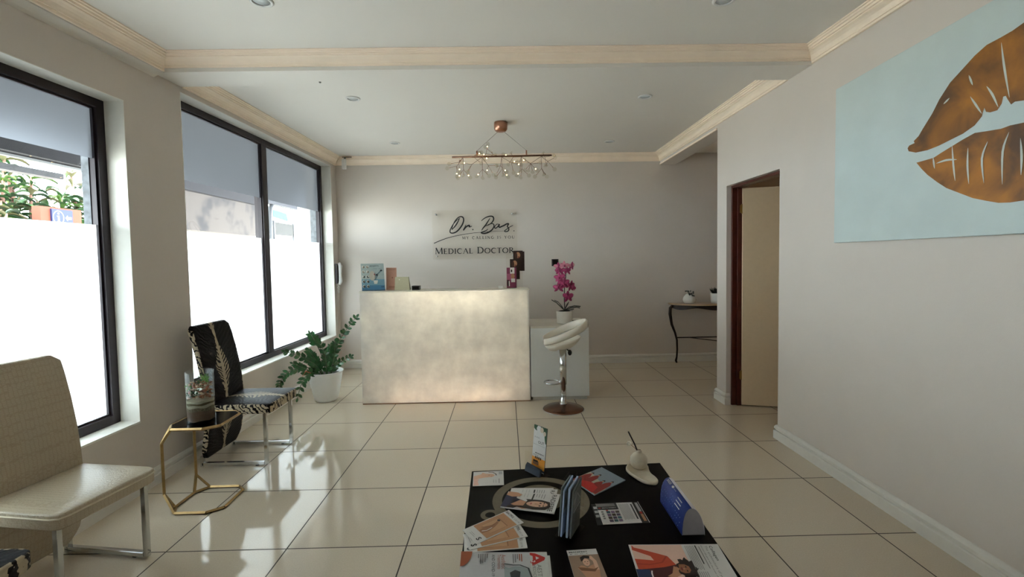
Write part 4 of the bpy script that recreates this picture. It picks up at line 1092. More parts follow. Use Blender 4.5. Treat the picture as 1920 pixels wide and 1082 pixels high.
# order: left tip -> top -> right tip -> lower edge back to the left tip
up_poly = upL + mir(upL)[::-1][1:] + mir(loL[::-1]) + loL[1:]
l2 = [(2.3, 1.879), (2.252, 1.881), (2.208, 1.883), (2.167, 1.899), (2.121, 1.915), (2.067, 1.934), (2.015, 1.949), (1.965, 1.943), (1.908, 1.937), (1.873, 1.941), (1.824, 1.938), (1.76, 1.935), (1.70, 1.93)]
l3 = [(1.70, 1.632), (1.76, 1.63), (1.815, 1.631), (1.864, 1.629), (1.909, 1.633), (1.957, 1.647), (2.017, 1.667), (2.082, 1.7), (2.139, 1.729), (2.187, 1.765), (2.237, 1.807), (2.27, 1.842)]
lo_poly = l2 + mir(l2)[::-1][1:] + mir(l3[::-1]) + l3[1:]
p.poly(up_poly, bronze_m); p.poly(lo_poly, bronze_m)
crk = [[(1.916, 2.29), (1.907, 2.219), (1.894, 2.138), (1.879, 2.055)], [(1.97, 2.133), (1.945, 2.089), (1.921, 2.03)], [(2.047, 2.209), (2.029, 2.159)], [(2.038, 2.113), (1.987, 2.024)], [(2.116, 1.923), (2.107, 1.827), (2.097, 1.755)], [(2.042, 1.891), (2.042, 1.814), (2.034, 1.731)], [(1.958, 1.898), (1.98, 1.831), (1.969, 1.724)], [(1.875, 1.915), (1.897, 1.842), (1.895, 1.707)], [(1.832, 1.879), (1.826, 1.808), (1.826, 1.733)], [(2.208, 1.885), (2.199, 1.83)], [(2.161, 2.121), (2.132, 2.139)], [(2.19, 1.853), (2.14, 1.858), (2.09, 1.85)]]
pale = ink('canvas_scratch', (198, 204, 196))
for c in crk:
    for cc in (c, mir(c)):
        cc = smooth(cc, 4); k_ = len(cc)
        p.stroke(cc, [0.001 + 0.008 * math.sin(math.pi * i / (k_ - 1)) for i in range(k_)], pale)
p.build('painted_lips', t)
# ---------------- chairs ----------------
def chair(name, label, cat, loc, rz, fab, pipe_m=None, group=None):
    t = thing(name, label, cat, loc, rz, group)
    # seat cushion: rounded slab, slightly domed
    b = MB()
    nx, ny = 10, 10
    x0, x1, y0, y1, zt, zb = -0.20, 0.23, -0.222, 0.222, 0.455, 0.378
    def P(i, j):
        u = i / nx; v = j / ny
        x = x0 + (x1 - x0) * u; y = y0 + (y1 - y0) * v
        cr = 0.035
        # round the two front corners
        if u > 0.5:
            dx = max(0, x - (x1 - cr)); dy = max(0, abs(y) - (y1 - cr))
            d = math.hypot(dx, dy)
            if dx > 0 and dy > 0 and d > cr:
                x = x1 - cr + dx * cr / d; y = math.copysign(y1 - cr + dy * cr / d, y)
        dome = 0.012 * (1 - (2 * u - 1) ** 4) * (1 - (2 * v - 1) ** 4)
        return x, y, dome
    V = []; F = []
    for i in range(nx + 1):
        for j in range(ny + 1):
            x, y, d = P(i, j); V.append((x, y, zt - 0.012 + d))
    o_ = len(V)
    for i in range(nx + 1):
        for j in range(ny + 1):
            x, y, d = P(i, j); V.append((x, y, zb))
    w_ = ny + 1
    for i in range(nx):
        for j in range(ny):
            a = i * w_ + j
            F.append((a, a + w_, a + w_ + 1, a + 1)); F.append((o_ + a, o_ + a + 1, o_ + a + w_ + 1, o_ + a + w_))
    ring = [j for j in range(w_)] + [i * w_ + ny for i in range(1, nx + 1)] + [nx * w_ + j for j in range(ny - 1, -1, -1)] + [i * w_ for i in range(nx - 1, 0, -1)]
    for k in range(len(ring)):
        a, c = ring[k], ring[(k + 1) % len(ring)]
        F.append((a, c, o_ + c, o_ + a))
    b.add(V, F, fab, True)
    so = b.build('seat', t, 0.008, 3)
    if pipe_m:
        pp = [(P(i, j)[0] * 1.004, P(i, j)[1] * 1.004, zt - 0.030) for i, j in [(0, 0)] + [(i, 0) for i in range(1, nx + 1)] + [(nx, j) for j in range(1, ny + 1)] + [(i, ny) for i in range(nx - 1, -1, -1)]]
        MB().tube(pp, 0.004, pipe_m, 8).build('seat_piping', t)
    # back panel: curved sheet from near the floor to the top
    prof = [(-0.262, 0.05), (-0.245, 0.12), (-0.228, 0.22), (-0.215, 0.33), (-0.212, 0.43), (-0.218, 0.53), (-0.232, 0.65), (-0.256, 0.78), (-0.285, 0.90), (-0.315, 1.0)]
    b = MB(); V = []; F = []
    th = 0.034; NY = 12
    prof2 = []
    for i in range(len(prof) - 1):
        for k in range(3):
            s_ = k / 3; prof2.append((prof[i][0] * (1 - s_) + prof[i + 1][0] * s_, prof[i][1] * (1 - s_) + prof[i + 1][1] * s_))
    prof2.append(prof[-1])
    zmax, zmin = prof[-1][1], prof[0][1]
    L_ = len(prof2)
    for side in (0, 1):
        for i, (x, z) in enumerate(prof2):
            hw = 0.222
            cr = 0.04
            if z > zmax - cr: hw -= cr - math.sqrt(max(0, cr * cr - (z - zmax + cr) ** 2))
            if z < zmin + 0.1:
                q = (zmin + 0.1 - z); hw -= 0.05 * (q / 0.1) ** 2
            for j in range(NY + 1):
                y = -hw + 2 * hw * j / NY
                V.append((x + (th / 2 if side == 0 else -th / 2) * (1 if True else 0), y, z))
    w_ = NY + 1; o_ = L_ * w_
    for i in range(L_ - 1):
        for j in range(NY):
            a = i * w_ + j
            F.append((a, a + 1, a + w_ + 1, a + w_)); F.append((o_ + a, o_ + a + w_, o_ + a + w_ + 1, o_ + a + 1))
    ring = [j for j in range(w_)] + [i * w_ + NY for i in range(1, L_)] + [(L_ - 1) * w_ + j for j in range(NY - 1, -1, -1)] + [i * w_ for i in range(L_ - 2, 0, -1)]
    for k in range(len(ring)):
        a, c = ring[k], ring[(k + 1) % len(ring)]
        F.append((a, c, o_ + c, o_ + a))
    b.add(V, F, fab, True); b.build('backrest', t, 0.009, 3)
    # chrome sled legs
    for s_ in (-1, 1):
        y = s_ * 0.19
        MB().box(0.165, 0.19, y - 0.010, y + 0.010, 0.008, 0.38, chrome_m).build('front_leg', t, 0.002)
        MB().box(-0.275, 0.165, y - 0.012, y + 0.012, 0.008, 0.03, chrome_m).build('floor_rail', t, 0.002)
        MB().box(-0.285, -0.262, y - 0.012, y + 0.012, 0.0, 0.075, chrome_m).box(0.10, 0.12, y - 0.008, y + 0.008, 0.0, 0.009, black_m).build('rail_foot', t, 0.002)
    return t
chair('upholstered_chair', 'black and cream zebra-striped chair behind the gold side table', 'chair', (-1.895, 3.445, 0), R(0), zebra_m)
chair('upholstered_chair', 'cream crocodile-pattern leather chair in front of the first window', 'chair', (-1.985, 2.075, 0), R(-8.9), croc_m, mat('cream_piping', (200, 188, 162), 0.35))
chair('upholstered_chair', 'dark zebra-striped chair cut off at the lower left corner', 'chair', (-1.905, 1.398, 0), R(0), zebra_m)

# ---------------- gold side table ----------------
t = thing('side_table', 'black glass side table with faceted gold metal frame beside the zebra chair', 'side table', (-1.82, 2.78, 0))
oct_ = [(-1.921, 2.621), (-1.743, 2.621), (-1.672, 2.675), (-1.680, 2.885), (-1.727, 2.931), (-1.913, 2.931), (-1.967, 2.860), (-1.967, 2.690)]
oc = [(x + 1.82, y - 2.78) for x, y in oct_]
fr = MB()
loop = [(x, y, 0.009) for x, y in oc]
for i in range(8):
    fr.bar([loop[i], loop[(i + 1) % 8]], 0.013, gold_m)
fr.build('base_frame', t)
tz = 0.488
fr = MB()
topo = [(x - 0.012, y + 0.02) for x, y in oc]
for i in range(8):
    fr.bar([(*topo[i], tz), (*topo[(i + 1) % 8], tz)], 0.013, gold_m)
fr.build('top_frame', t)
MB().prism([(x * 0.97, y * 0.97, tz - 0.004) for x, y in topo], [(x * 0.97, y * 0.97, tz + 0.006) for x, y in topo], black_gl_m).build('glass_top', t)
k1 = (-0.195, -0.105); k2 = (-0.172, 0.14)
for (kx, ky), i0, i1 in ((k1, 0, 7), (k2, 5, 6)):
    b = MB()
    b.bar([(kx, ky, 0.095), (kx, ky, 0.395)], 0.014, gold_m)
    for i in (i0, i1):
        b.bar([(*oc[i], 0.009), (kx, ky, 0.095)], 0.012, gold_m)
        b.bar([(*topo[i], tz), (kx, ky, 0.395)], 0.012, gold_m)
    b.build('leg', t)

# ---------------- terrarium vase ----------------
VZ = tz + 0.0065
t = thing('terrarium_vase', 'glass cylinder vase of layered sand, shells and moss on the gold table', 'vase', (-1.845, 2.775, VZ))
MB().lathe([(0.0, 0.0), (0.072, 0.0), (0.074, 0.004), (0.074, 0.30), (0.0725, 0.302), (0.071, 0.30), (0.071, 0.012), (0, 0.010)], glass_m, n=40).build('glass_cylinder', t)
def layer(name, z0, z1, m, amp=0.004, seed=0):
    V = []; F = []; N = 40
    for k in range(N):
        a = 2 * math.pi * k / N
        V.append((0.0695 * math.cos(a), 0.0695 * math.sin(a), z0 + amp * math.sin(5 * a + seed)))
    for k in range(N):
        a = 2 * math.pi * k / N
        V.append((0.0695 * math.cos(a), 0.0695 * math.sin(a), z1 + amp * math.sin(5 * a + seed + 1)))
    F = [tuple(range(N))[::-1], tuple(range(N, 2 * N))] + [(k, (k + 1) % N, N + (k + 1) % N, N + k) for k in range(N)]
    o = MB().add(V, F, m, False).build(name, t); return o
layer('brown_sand', 0.014, 0.07, mat('brown_sand', (112, 88, 74), 0.95, var=0.15, scale=300, bump=0.6, bscale=600), 0.004, 0)
layer('grey_gravel', 0.071, 0.09, mat('mixed_gravel', (116, 102, 84), 0.95, var=0.5, scale=160, bump=1, bscale=200), 0.003, 1)
layer('pale_sand', 0.091, 0.106, mat('pale_sand', (178, 166, 148), 0.95, var=0.12, scale=200, bump=0.8, bscale=300), 0.004, 2)
layer('olive_gravel', 0.107, 0.118, mat('olive_gravel', (96, 84, 60), 0.95, var=0.5, scale=160, bump=1, bscale=200), 0.002, 3)
layer('white_sand', 0.119, 0.132, mat('white_sand', (182, 172, 154), 0.95, var=0.1, scale=200), 0.003, 4)
sh = MB(); ms = [mat('shell_brown', (134, 88, 66), 0.5, var=0.3, scale=80), mat('shell_cream', (206, 180, 154), 0.5, var=0.15, scale=80), mat('shell_rust', (150, 84, 54), 0.5, var=0.3, scale=80)]
for k in range(130):
    a = rnd.uniform(0, 6.28); r_ = 0.061 * math.sqrt(rnd.random()); z = 0.138 + rnd.random() * 0.095
    m_ = rnd.choice(ms)
    if rnd.random() < 0.5:
        sh.torus((r_ * math.cos(a), r_ * math.sin(a), z), 0.0075, 0.0028, m_, n=12, k=6)
    else:
        sh.ball((r_ * math.cos(a), r_ * math.sin(a), z), 0.009, m_, 8, 1, 0.7, 0.8)
sh.build('shells', t)
mo = MB(); g1 = mat('moss_green', (96, 136, 66), 0.9, var=0.3, scale=80); g2 = mat('moss_dark', (48, 78, 44), 0.9, var=0.3, scale=80)
for k in range(150):
    cx, cy, cz_, m_ = rnd.choice(((0.035, 0.0, 0.245, g1), (0.01, -0.02, 0.225, g2), (-0.035, -0.045, 0.205, g1), (0.0, -0.055, 0.18, g2), (0.03, -0.01, 0.255, g1), (-0.02, -0.055, 0.165, g2)))
    q = (cx + rnd.uniform(-0.018, 0.018), cy + rnd.uniform(-0.014, 0.014), cz_ + rnd.uniform(-0.014, 0.02))
    mo.tube([q, (q[0] + rnd.uniform(-0.01, 0.01), q[1] + rnd.uniform(-0.01, 0.01), q[2] + rnd.uniform(0.004, 0.014))], [0.003, 0.001], m_, 5)
mo.build('moss', t)

# ---------------- ZZ plant ----------------
t = thing('potted_zz_plant', 'glossy green leafy plant in a white ribbed pot by the second window', 'potted plant', (-1.885, 4.79, 0))
rib = []
for k in range(25):
    z = 0.012 + 0.28 * k / 24; q = (z / 0.292)
    r_ = 0.105 + 0.062 * q ** 0.7
    rib.append((r_ + (0.0012 if k % 2 else 0), z))
pot_m = mat('white_ribbed_pot', (226, 227, 226), 0.45, var=0.01)
MB().lathe([(0.0, 0.0), (0.1, 0.0)] + rib + [(0.176, 0.298), (0.178, 0.305), (0.17, 0.307), (0.162, 0.30), (0.158, 0.26), (0.0, 0.26)], pot_m, n=48).build('pot', t)
MB().lathe([(0.0, 0.275), (0.157, 0.268), (0.157, 0.255), (0, 0.255)], mat('potting_soil', (36, 28, 22), 0.95, var=0.4, scale=60, bump=1, bscale=80), n=32).build('soil', t)
zz = mat('glossy_green_leaf', (36, 88, 46), 0.2, var=0.35, scale=25, spec=0.8)
zs = mat('green_leaf_stem', (58, 92, 48), 0.4, var=0.2)
def frond(pts, n_l, ls, bare=0.3, rnd_=0.12):
    b = MB(); P = [Vector(q) for q in pts]
    S = []
    for i in range(len(P) - 1):
        a = P[max(i - 1, 0)]; b_ = P[i]; c = P[i + 1]; d = P[min(i + 2, len(P) - 1)]
        for k in range(8):
            s_ = k / 8
            S.append(0.5 * ((2 * b_) + (c - a) * s_ + (2 * a - 5 * b_ + 4 * c - d) * s_ ** 2 + (3 * b_ - a - 3 * c + d) * s_ ** 3))
    S.append(P[-1])
    b.tube(S, [0.0065 * (1 - 0.65 * i / (len(S) - 1)) for i in range(len(S))], zs, 6)
    view = Vector((0.38, -0.92, 0.1))
    for k in range(n_l + 1):
        q = bare + (1 - bare) * k / n_l
        i = min(len(S) - 2, int(q * (len(S) - 1)))
        base = S[i]; d = (S[i + 1] - S[max(i - 1, 0)]).normalized()
        side = d.cross(view)
        side = side.normalized() if side.length > 0.05 else Vector((1, 0, 0))
        for sg in ((-1, 1) if k < n_l else (0,)):
            L_ = ls * (1.0 - 0.35 * k / n_l) * rnd.uniform(0.85, 1.15); W_ = L_ * 0.27
            ld = (side * sg * 0.8 + d * 0.65 + view * rnd.uniform(-0.25, 0.35)).normalized() if sg else d
            wn = ld.cross(view + Vector((rnd.uniform(-.4, .4), rnd.uniform(-.4, .4), rnd.uniform(-.4, .4)))).normalized()
            nn = ld.cross(wn)
            V = []; 
            for m_ in range(6):
                u_ = m_ / 5; ww = W_ * math.sin(math.pi * (0.05 + 0.93 * u_)) ** 0.8
                c_ = base + ld * L_ * u_ + nn * (-0.1 * L_ * u_ * u_)
                V += [c_ + wn * ww + nn * 0.002, c_ - nn * 0.001, c_ - wn * ww + nn * 0.002]
            F = []
            for m_ in range(5):
                a = 3 * m_; F += [(a, a + 1, a + 4, a + 3), (a + 1, a + 2, a + 5, a + 4)]
            b.add(V, F, zz, True)
    o = b.build('frond', t)
    return o
B0 = (0.01, 0, 0.265)
fr_list = [
 ([(0.06, -0.02, .265), (0.10, -0.08, 0.42), (0.19, -0.16, 0.60), (0.31, -0.25, 0.76), (0.43, -0.27, 0.90)], 14, 0.066, 0.28),
 ([(0.07, -0.04, .265), (0.13, -0.12, 0.36), (0.23, -0.22, 0.44), (0.37, -0.27, 0.515)], 10, 0.062, 0.25),
 ([(-0.03, 0.0, .265), (-0.10, -0.10, 0.42), (-0.19, -0.2, 0.51), (-0.275, -0.30, 0.575)], 14, 0.062, 0.15),
 ([(-0.04, -0.02, .265), (-0.13, -0.12, 0.37), (-0.25, -0.22, 0.37), (-0.315, -0.29, 0.30), (-0.335, -0.31, 0.22)], 9, 0.062, 0.35),
 ([(-0.02, -0.08, .265), (-0.07, -0.2, 0.34), (-0.13, -0.27, 0.25), (-0.17, -0.29, 0.10)], 7, 0.075, 0.2),
 ([(0.0, 0.02, .265), (-0.03, 0.0, 0.45), (-0.09, -0.02, 0.62), (-0.13, -0.03, 0.70)], 5, 0.07, 0.6),
 ([(0.02, 0.0, .265), (0.03, -0.05, 0.42), (0.01, -0.10, 0.58), (-0.04, -0.13, 0.63)], 12, 0.06, 0.25),
 ([(0.04, 0.03, .265), (0.07, 0.02, 0.45), (0.11, 0.0, 0.62)], 11, 0.06, 0.3),
 ([(-0.02, 0.0, .265), (-0.07, -0.05, 0.42), (-0.13, -0.1, 0.55)], 11, 0.06, 0.25),
 ([(-0.01, -0.05, .265), (-0.05, -0.13, 0.4), (-0.12, -0.2, 0.47)], 10, 0.058, 0.25),
 ([(0.03, -0.06, .265), (0.06, -0.13, 0.4), (0.07, -0.17, 0.52)], 10, 0.06, 0.3),
 ([(0.06, -0.05, .265), (0.11, -0.1, 0.38), (0.15, -0.13, 0.50)], 10, 0.058, 0.3),
 ([(-0.05, 0.03, .265), (-0.12, 0.03, 0.4), (-0.19, 0.0, 0.53)], 10, 0.058, 0.25),
 ([(0.0, 0.05, .265), (0.0, 0.09, 0.42), (0.02, 0.12, 0.56)], 10, 0.058, 0.3),
 ([(-0.06, -0.03, .265), (-0.14, -0.14, 0.36), (-0.24, -0.22, 0.44)], 12, 0.058, 0.15)]
for a_ in fr_list: frond(*a_)
b = MB(); strap_leaf(b, [(-0.07, -0.2, 0.33), (-0.1, -0.24, 0.36), (-0.13, -0.25, 0.31)], 0.01, mat('withered_leaf', (196, 112, 72), 0.6)); b.build('withered_leaf', t)

# ---------------- coffee table ----------------
TZ = 0.45
t = thing('coffee_table', 'low black coffee table with olive ring inlays covered in leaflets', 'coffee table', (0.28, 1.62, 0))
tc_ = [(-0.155, 1.05), (0.70, 1.05), (0.722, 2.158), (-0.172, 2.116)]
tl = [(x - 0.28, y - 1.62) for x, y in tc_]
MB().prism([(x, y, TZ - 0.045) for x, y in tl], [(x, y, TZ) for x, y in tl], table_m).build('table_top', t, 0.002)
for sx in (0, 1):
    for sy in (0, 1):
        x = -0.40 if not sx else 0.345; y = -0.54 if not sy else 0.42
        MB().box(x, x + 0.06, y, y + 0.06, 0, TZ - 0.045, table_m).build('leg', t, 0.002)
MB().box(-0.37, 0.37, -0.5, 0.44, 0.12, 0.14, table_m).build('lower_shelf', t)
def ring(cx, cy, r0, r1, name):
    V = []; N = 64; th = 0.0006
    for r_ in (r0, r1):
        for k in range(N):
            a = 2 * math.pi * k / N; V.append((cx + r_ * math.cos(a), cy + r_ * math.sin(a), TZ + th))
    F = [(k, N + k, N + (k + 1) % N, (k + 1) % N) for k in range(N)]
    if r0 == 0:
        V = V[N:]; F = [tuple(range(N))]
    MB().add(V, F, inlay_m).build(name, t)
ring(0.128 - 0.28, 1.843 - 1.62, 0.158, 0.197, 'ring_inlay')
ring(0.128 - 0.28, 1.865 - 1.62, 0, 0.105, 'disc_inlay')
ring(-0.075 - 0.28, 1.742 - 1.62, 0.019, 0.037, 'small_ring_inlay')

PZ = TZ + 0.0012
def sheet(name, lab, cat, quad, z, th, m, group=None):
    cx = sum(q[0] for q in quad) / 4; cy = sum(q[1] for q in quad) / 4
    t = thing(name, lab, cat, (cx, cy, z), 0, group)
    q = [(a - cx, b_ - cy) for a, b_ in quad]
    MB().prism([(a, b_, 0) for a, b_ in q], [(a, b_, th) for a, b_ in q], m).build('pages', t)
    return t, Print(bil([(a, b_, th) for a, b_ in q], (0, 0, 1)))
K = ink('black', (18, 18, 20)); GR = ink('grey', (120, 118, 118)); LG = ink('light_grey', (176, 176, 176)); SK = ink('skin', (188, 140, 110)); SK2 = ink('skin_light', (214, 172, 146)); HR = ink('dark_hair', (40, 28, 24)); NV = ink('navy', (34, 36, 64)); RD = ink('red', (178, 34, 30))
WH = ink('white', (222, 220, 218)); TN = ink('kraft_tan', (176, 132, 96)); TB = ink('tan_brown', (122, 82, 56)); BR = ink('rust_brown', (150, 76, 46))
def lines(p, u0, u1, vs, m, w=0.008):
    for v in vs: p.rect(u0, v, u1, v + w, m)

# quad order: bottom-left, bottom-right, top-right, top-left of the page
t, p = sheet('photo_card', 'white card with a hand and cheek picture at the far left table corner', 'card', [(-0.158, 1.968), (-0.022, 1.973), (-0.025, 2.11), (-0.163, 2.101)], PZ, 0.001, paper_m)
p.poly([(0.02, 0.4), (0.2, 0.5), (0.4, 0.55), (0.62, 0.58), (0.72, 0.7), (0.6, 0.8), (0.42, 0.82), (0.3, 0.92), (0.26, 0.8), (0.02, 0.68)], SK2)
p.poly([(0.02, 0.02), (0.2, 0.04), (0.15, 0.3), (0.2, 0.45), (0.02, 0.44)], ink('blush', (222, 180, 166)))
p.circ(0.56, 0.68, 0.14, 0.12, SK2); p.stroke([(0.5, 0.92), (0.64, 0.9), (0.74, 0.78), (0.76, 0.66)], 0.035, ink('soft_brown_hair', (96, 80, 72)))
p.circ(0.52, 0.7, 0.03, 0.012, TB); p.circ(0.6, 0.62, 0.03, 0.014, ink('lip', (176, 96, 90)))
p.rect(0.84, 0.72, 0.96, 0.92, LG)
lines(p, 0.66, 0.68, [], K); p.rect(0.84, 0.12, 0.855, 0.42, K); p.rect(0.74, 0.14, 0.75, 0.34, GR); p.rect(0.66, 0.16, 0.67, 0.36, GR)
p.build('cover_print', t)

mags = [([(0.018, 1.940), (0.010, 1.80), (0.175, 1.79), (0.190, 1.932)], 'lowest of the three fanned white magazines on the round inlay'),
        ([(0.010, 1.932), (-0.012, 1.795), (0.172, 1.765), (0.205, 1.912)], 'middle of the three fanned white magazines on the round inlay'),
        ([(-0.003, 1.898), (-0.036, 1.778), (0.170, 1.722), (0.211, 1.865)], 'top white magazine with sideways portrait of a dark-haired woman')]
for i, (qd, lab) in enumerate(mags):
    t, p = sheet('magazine', lab, 'magazine', [qd[0], qd[1], qd[2], qd[3]], PZ + 0.0035 * i, 0.003, paper_m, 'fanned white magazines')
    p.text('RADIESSE', 0.08, 0.86, 0.09, K, (1, 0), (0, 1), width=0.86)
    for k, uu in enumerate((0.08, 0.08, 0.08, 0.08)):
        p.rect(0.07, 0.72 - 0.05 * k, 0.34 - 0.03 * k, 0.73 - 0.05 * k, GR)
    p.rect(0.07, 0.5, 0.42, 0.53, K); p.rect(0.07, 0.40, 0.3, 0.41, LG); p.rect(0.07, 0.34, 0.3, 0.35, LG); p.rect(0.07, 0.26, 0.34, 0.27, LG)
    if i == 2:
        p.poly([(0.16, 0.0), (0.98, 0.0), (0.98, 0.24), (0.8, 0.36), (0.55, 0.40), (0.5, 0.34), (0.4, 0.22), (0.16, 0.2)], NV)
        p.poly([(0.02, 0.02), (0.24, 0.0), (0.34, 0.12), (0.3, 0.26), (0.18, 0.3), (0.06, 0.2)], SK)
        p.poly([(0.5, 0.3), (0.78, 0.16), (0.97, 0.4), (0.9, 0.56), (0.62, 0.55), (0.56, 0.42)], SK)
        p.poly([(0.42, 0.4), (0.42, 0.7), (0.5, 0.86), (0.74, 0.9), (0.9, 0.82), (0.95, 0.6), (0.9, 0.3), (0.99, 0.1), (0.86, 0.12), (0.8, 0.4), (0.5, 0.44)], HR)
        p.circ(0.66, 0.64, 0.15, 0.2, SK2)
        p.circ(0.6, 0.70, 0.03, 0.02, K); p.circ(0.74, 0.70, 0.03, 0.02, K); p.poly([(0.66, 0.7), (0.63, 0.6), (0.69, 0.6)], SK); p.circ(0.66, 0.53, 0.05, 0.016, ink('lip', (176, 96, 90)))
        p.rect(0.55, 0.76, 0.64, 0.775, HR); p.rect(0.69, 0.76, 0.78, 0.775, HR)
    p.build('cover_print', t)

def rq(c, ang_, L_, W_):   # page whose bottom-left corner is c, page up along ang, page right = up rotated -90
    u_ = Vector((math.cos(ang_), math.sin(ang_))); r_ = Vector((u_.y, -u_.x)); c = Vector(c)
    return [tuple(c), tuple(c + r_ * W_), tuple(c + r_ * W_ + u_ * L_), tuple(c + u_ * L_)]
bro = [(rq((-0.163, 1.602), R(5.0), 0.215, 0.092), 'lowest of the three fanned tan brochures at the left table edge'),
       (rq((-0.168, 1.612), R(19.0), 0.212, 0.094), 'middle of the three fanned tan brochures at the left table edge'),
       ([(-0.172, 1.636), (-0.114, 1.552), (0.052, 1.674), (-0.002, 1.763)], 'topmost of the three fanned tan brochures at the left table edge')]
for i, (qd, lab) in enumerate(bro):
    t, p = sheet('brochure', lab, 'brochure', qd, PZ + 0.002 * i, 0.0018, paper_m, 'fanned tan brochures')
    p.rect(0.04, 0.21, 0.96, 0.86, TN); p.rect(0.2, 0.34, 0.8, 0.68, ink('tan_light', (188, 146, 110)))
    p.stroke([(0.2, 0.34), (0.2, 0.70), (0.8, 0.70), (0.8, 0.34)], 0.012, TB)
    p.poly([(0.4, 0.22), (0.62, 0.22), (0.66, 0.36), (0.58, 0.5), (0.46, 0.62), (0.36, 0.64), (0.42, 0.5), (0.34, 0.36)], ink('tan_dark', (146, 102, 72)))
    p.stroke([(0.3, 0.3), (0.45, 0.42), (0.4, 0.58)], 0.02, TB); p.stroke([(0.6, 0.3), (0.5, 0.46), (0.36, 0.62)], 0.02, TB); p.stroke([(0.5, 0.25), (0.58, 0.33), (0.55, 0.45)], 0.03, WH)
    p.circ(0.34, 0.66, 0.07, 0.028, HR)
    p.text('BEAUTIFUL', 0.06, 0.9, 0.05, K, width=0.5, bold=0.02); p.text('S K I N', 0.62, 0.9, 0.035, GR, width=0.32)
    p.text('S', 0.74, 0.05, 0.09, K, width=0.14, bold=0.03); p.rect(0.3, 0.06, 0.62, 0.066, GR); p.rect(0.3, 0.09, 0.55, 0.096, GR)
    p.build('cover_print', t)

# large aesthetics magazines
for i, (qd, lab) in enumerate((([(-0.152, 1.492), (-0.160, 1.29), (0.124, 1.275), (0.130, 1.481)], 'lower of the two big grey magazines at the bottom left of the table'),
                               ([(-0.163, 1.503), (-0.155, 1.295), (0.120, 1.28), (0.121, 1.492)], 'upper big grey magazine with a red letter A and brown disc'))):
    t, p = sheet('magazine', lab, 'magazine', qd, PZ + 0.005 * i, 0.0045, ink('cover_grey', (186, 186, 188)), 'big grey magazines')
    p.rect(0.0, 0.80, 1.0, 1.0, ink('cover_pale', (196, 198, 194)))
    p.poly([(0.03, 0.815), (0.1, 0.825), (0.1, 0.85), (0.2, 0.855), (0.27, 0.815), (0.33, 0.82), (0.2, 0.96), (0.155, 0.97), (0.03, 0.84)], RD)
    p.poly([(0.02, 0.80), (0.035, 0.86), (0.13, 0.97), (0.16, 0.972), (0.26, 0.84), (0.27, 0.80), (0.22, 0.80), (0.20, 0.83), (0.1, 0.83), (0.08, 0.80)], RD)
    p.poly([(0.11, 0.865), (0.19, 0.865), (0.15, 0.905)], WH); p.text('2', 0.205, 0.81, 0.045, WH, width=0.05, bold=0.02)
    p.text('AESTHETIC', 0.3, 0.87, 0.05, GR, width=0.6); p.text('MEDICINE', 0.3, 0.82, 0.035, GR, width=0.4)
    p.text('Aesthetic', 0.07, 0.47, 0.05, BR, width=0.34); p.text('Treatments', 0.07, 0.425, 0.04, BR, width=0.34); p.text('AND COVID-19', 0.07, 0.36, 0.035, K, width=0.5)
    for k, (uu, ww) in enumerate(((0.06, 0.22), (0.06, 0.2), (0.06, 0.12), (0.06, 0.16), (0.06, 0.18))): p.rect(uu, 0.60 + 0.024 * k, uu + ww, 0.612 + 0.024 * k, BR if k > 2 else GR)
    for k, ww in enumerate((0.10, 0.24, 0.22, 0.2, 0.1)): p.rect(0.06, 0.20 + 0.025 * k, 0.06 + ww, 0.212 + 0.025 * k, GR)
    p.poly([(0.0, 0.0)] + [(0.36 * math.cos(a), 0.13 * math.sin(a)) for a in [math.pi / 2 * k / 10 for k in range(11)]], BR)
    p.poly([(0.36, 0.50), (0.4, 0.55), (0.36, 0.62), (0.36, 0.7), (0.42, 0.76), (0.6, 0.79), (1, 0.79), (1, 0.5)], ink('face_grey', (150, 160, 160)))
    p.stroke([(0.30, 0.5), (0.33, 0.6), (0.33, 0.68), (0.4, 0.77), (0.6, 0.8)], 0.02, ink('hair_grey', (58, 62, 64)))
    p.poly([(0.5, 0.56), (0.44, 0.62), (0.48, 0.68), (0.7, 0.66), (0.7, 0.58)], ink('hair_grey', (58, 62, 64)))
    p.build('cover_print', t)

# narrow leaflet with a figure
t, p = sheet('leaflet', 'narrow brown leaflet with a bare-shouldered figure, front centre of the table', 'leaflet', [(0.200, 1.30), (0.300, 1.306), (0.289, 1.516), (0.189, 1.510)], PZ, 0.0015, paper_m)
p.rect(0.0, 0.0, 1.0, 0.86, ink('taupe', (148, 124, 104)))
p.text('MANIFEST', 0.06, 0.925, 0.03, K, width=0.62, bold=0.02); p.text('B  O  D  Y', 0.08, 0.88, 0.02, K, width=0.6)
p.poly([(0.2, 0.56), (0.32, 0.62), (0.42, 0.6), (0.5, 0.55), (0.62, 0.6), (0.8, 0.64), (0.86, 0.5), (0.8, 0.3), (0.72, 0.0), (0.34, 0.0), (0.4, 0.3), (0.3, 0.45)], SK)
p.poly([(0.62, 0.8), (0.74, 0.83), (0.86, 0.7), (0.86, 0.5), (0.74, 0.5), (0.74, 0.7)], SK2); p.poly([(0.2, 0.58), (0.28, 0.5), (0.7, 0.46), (0.86, 0.56), (0.7, 0.52), (0.4, 0.56)], TB)
p.circ(0.52, 0.68, 0.11, 0.085, SK2); p.poly([(0.36, 0.7), (0.36, 0.8), (0.5, 0.84), (0.68, 0.82), (0.66, 0.76), (0.5, 0.78), (0.42, 0.72)], HR)
p.circ(0.48, 0.69, 0.02, 0.008, K); p.circ(0.57, 0.69, 0.02, 0.008, K); p.circ(0.53, 0.64, 0.03, 0.008, ink('lip', (176, 96, 90)))
p.build('cover_print', t)

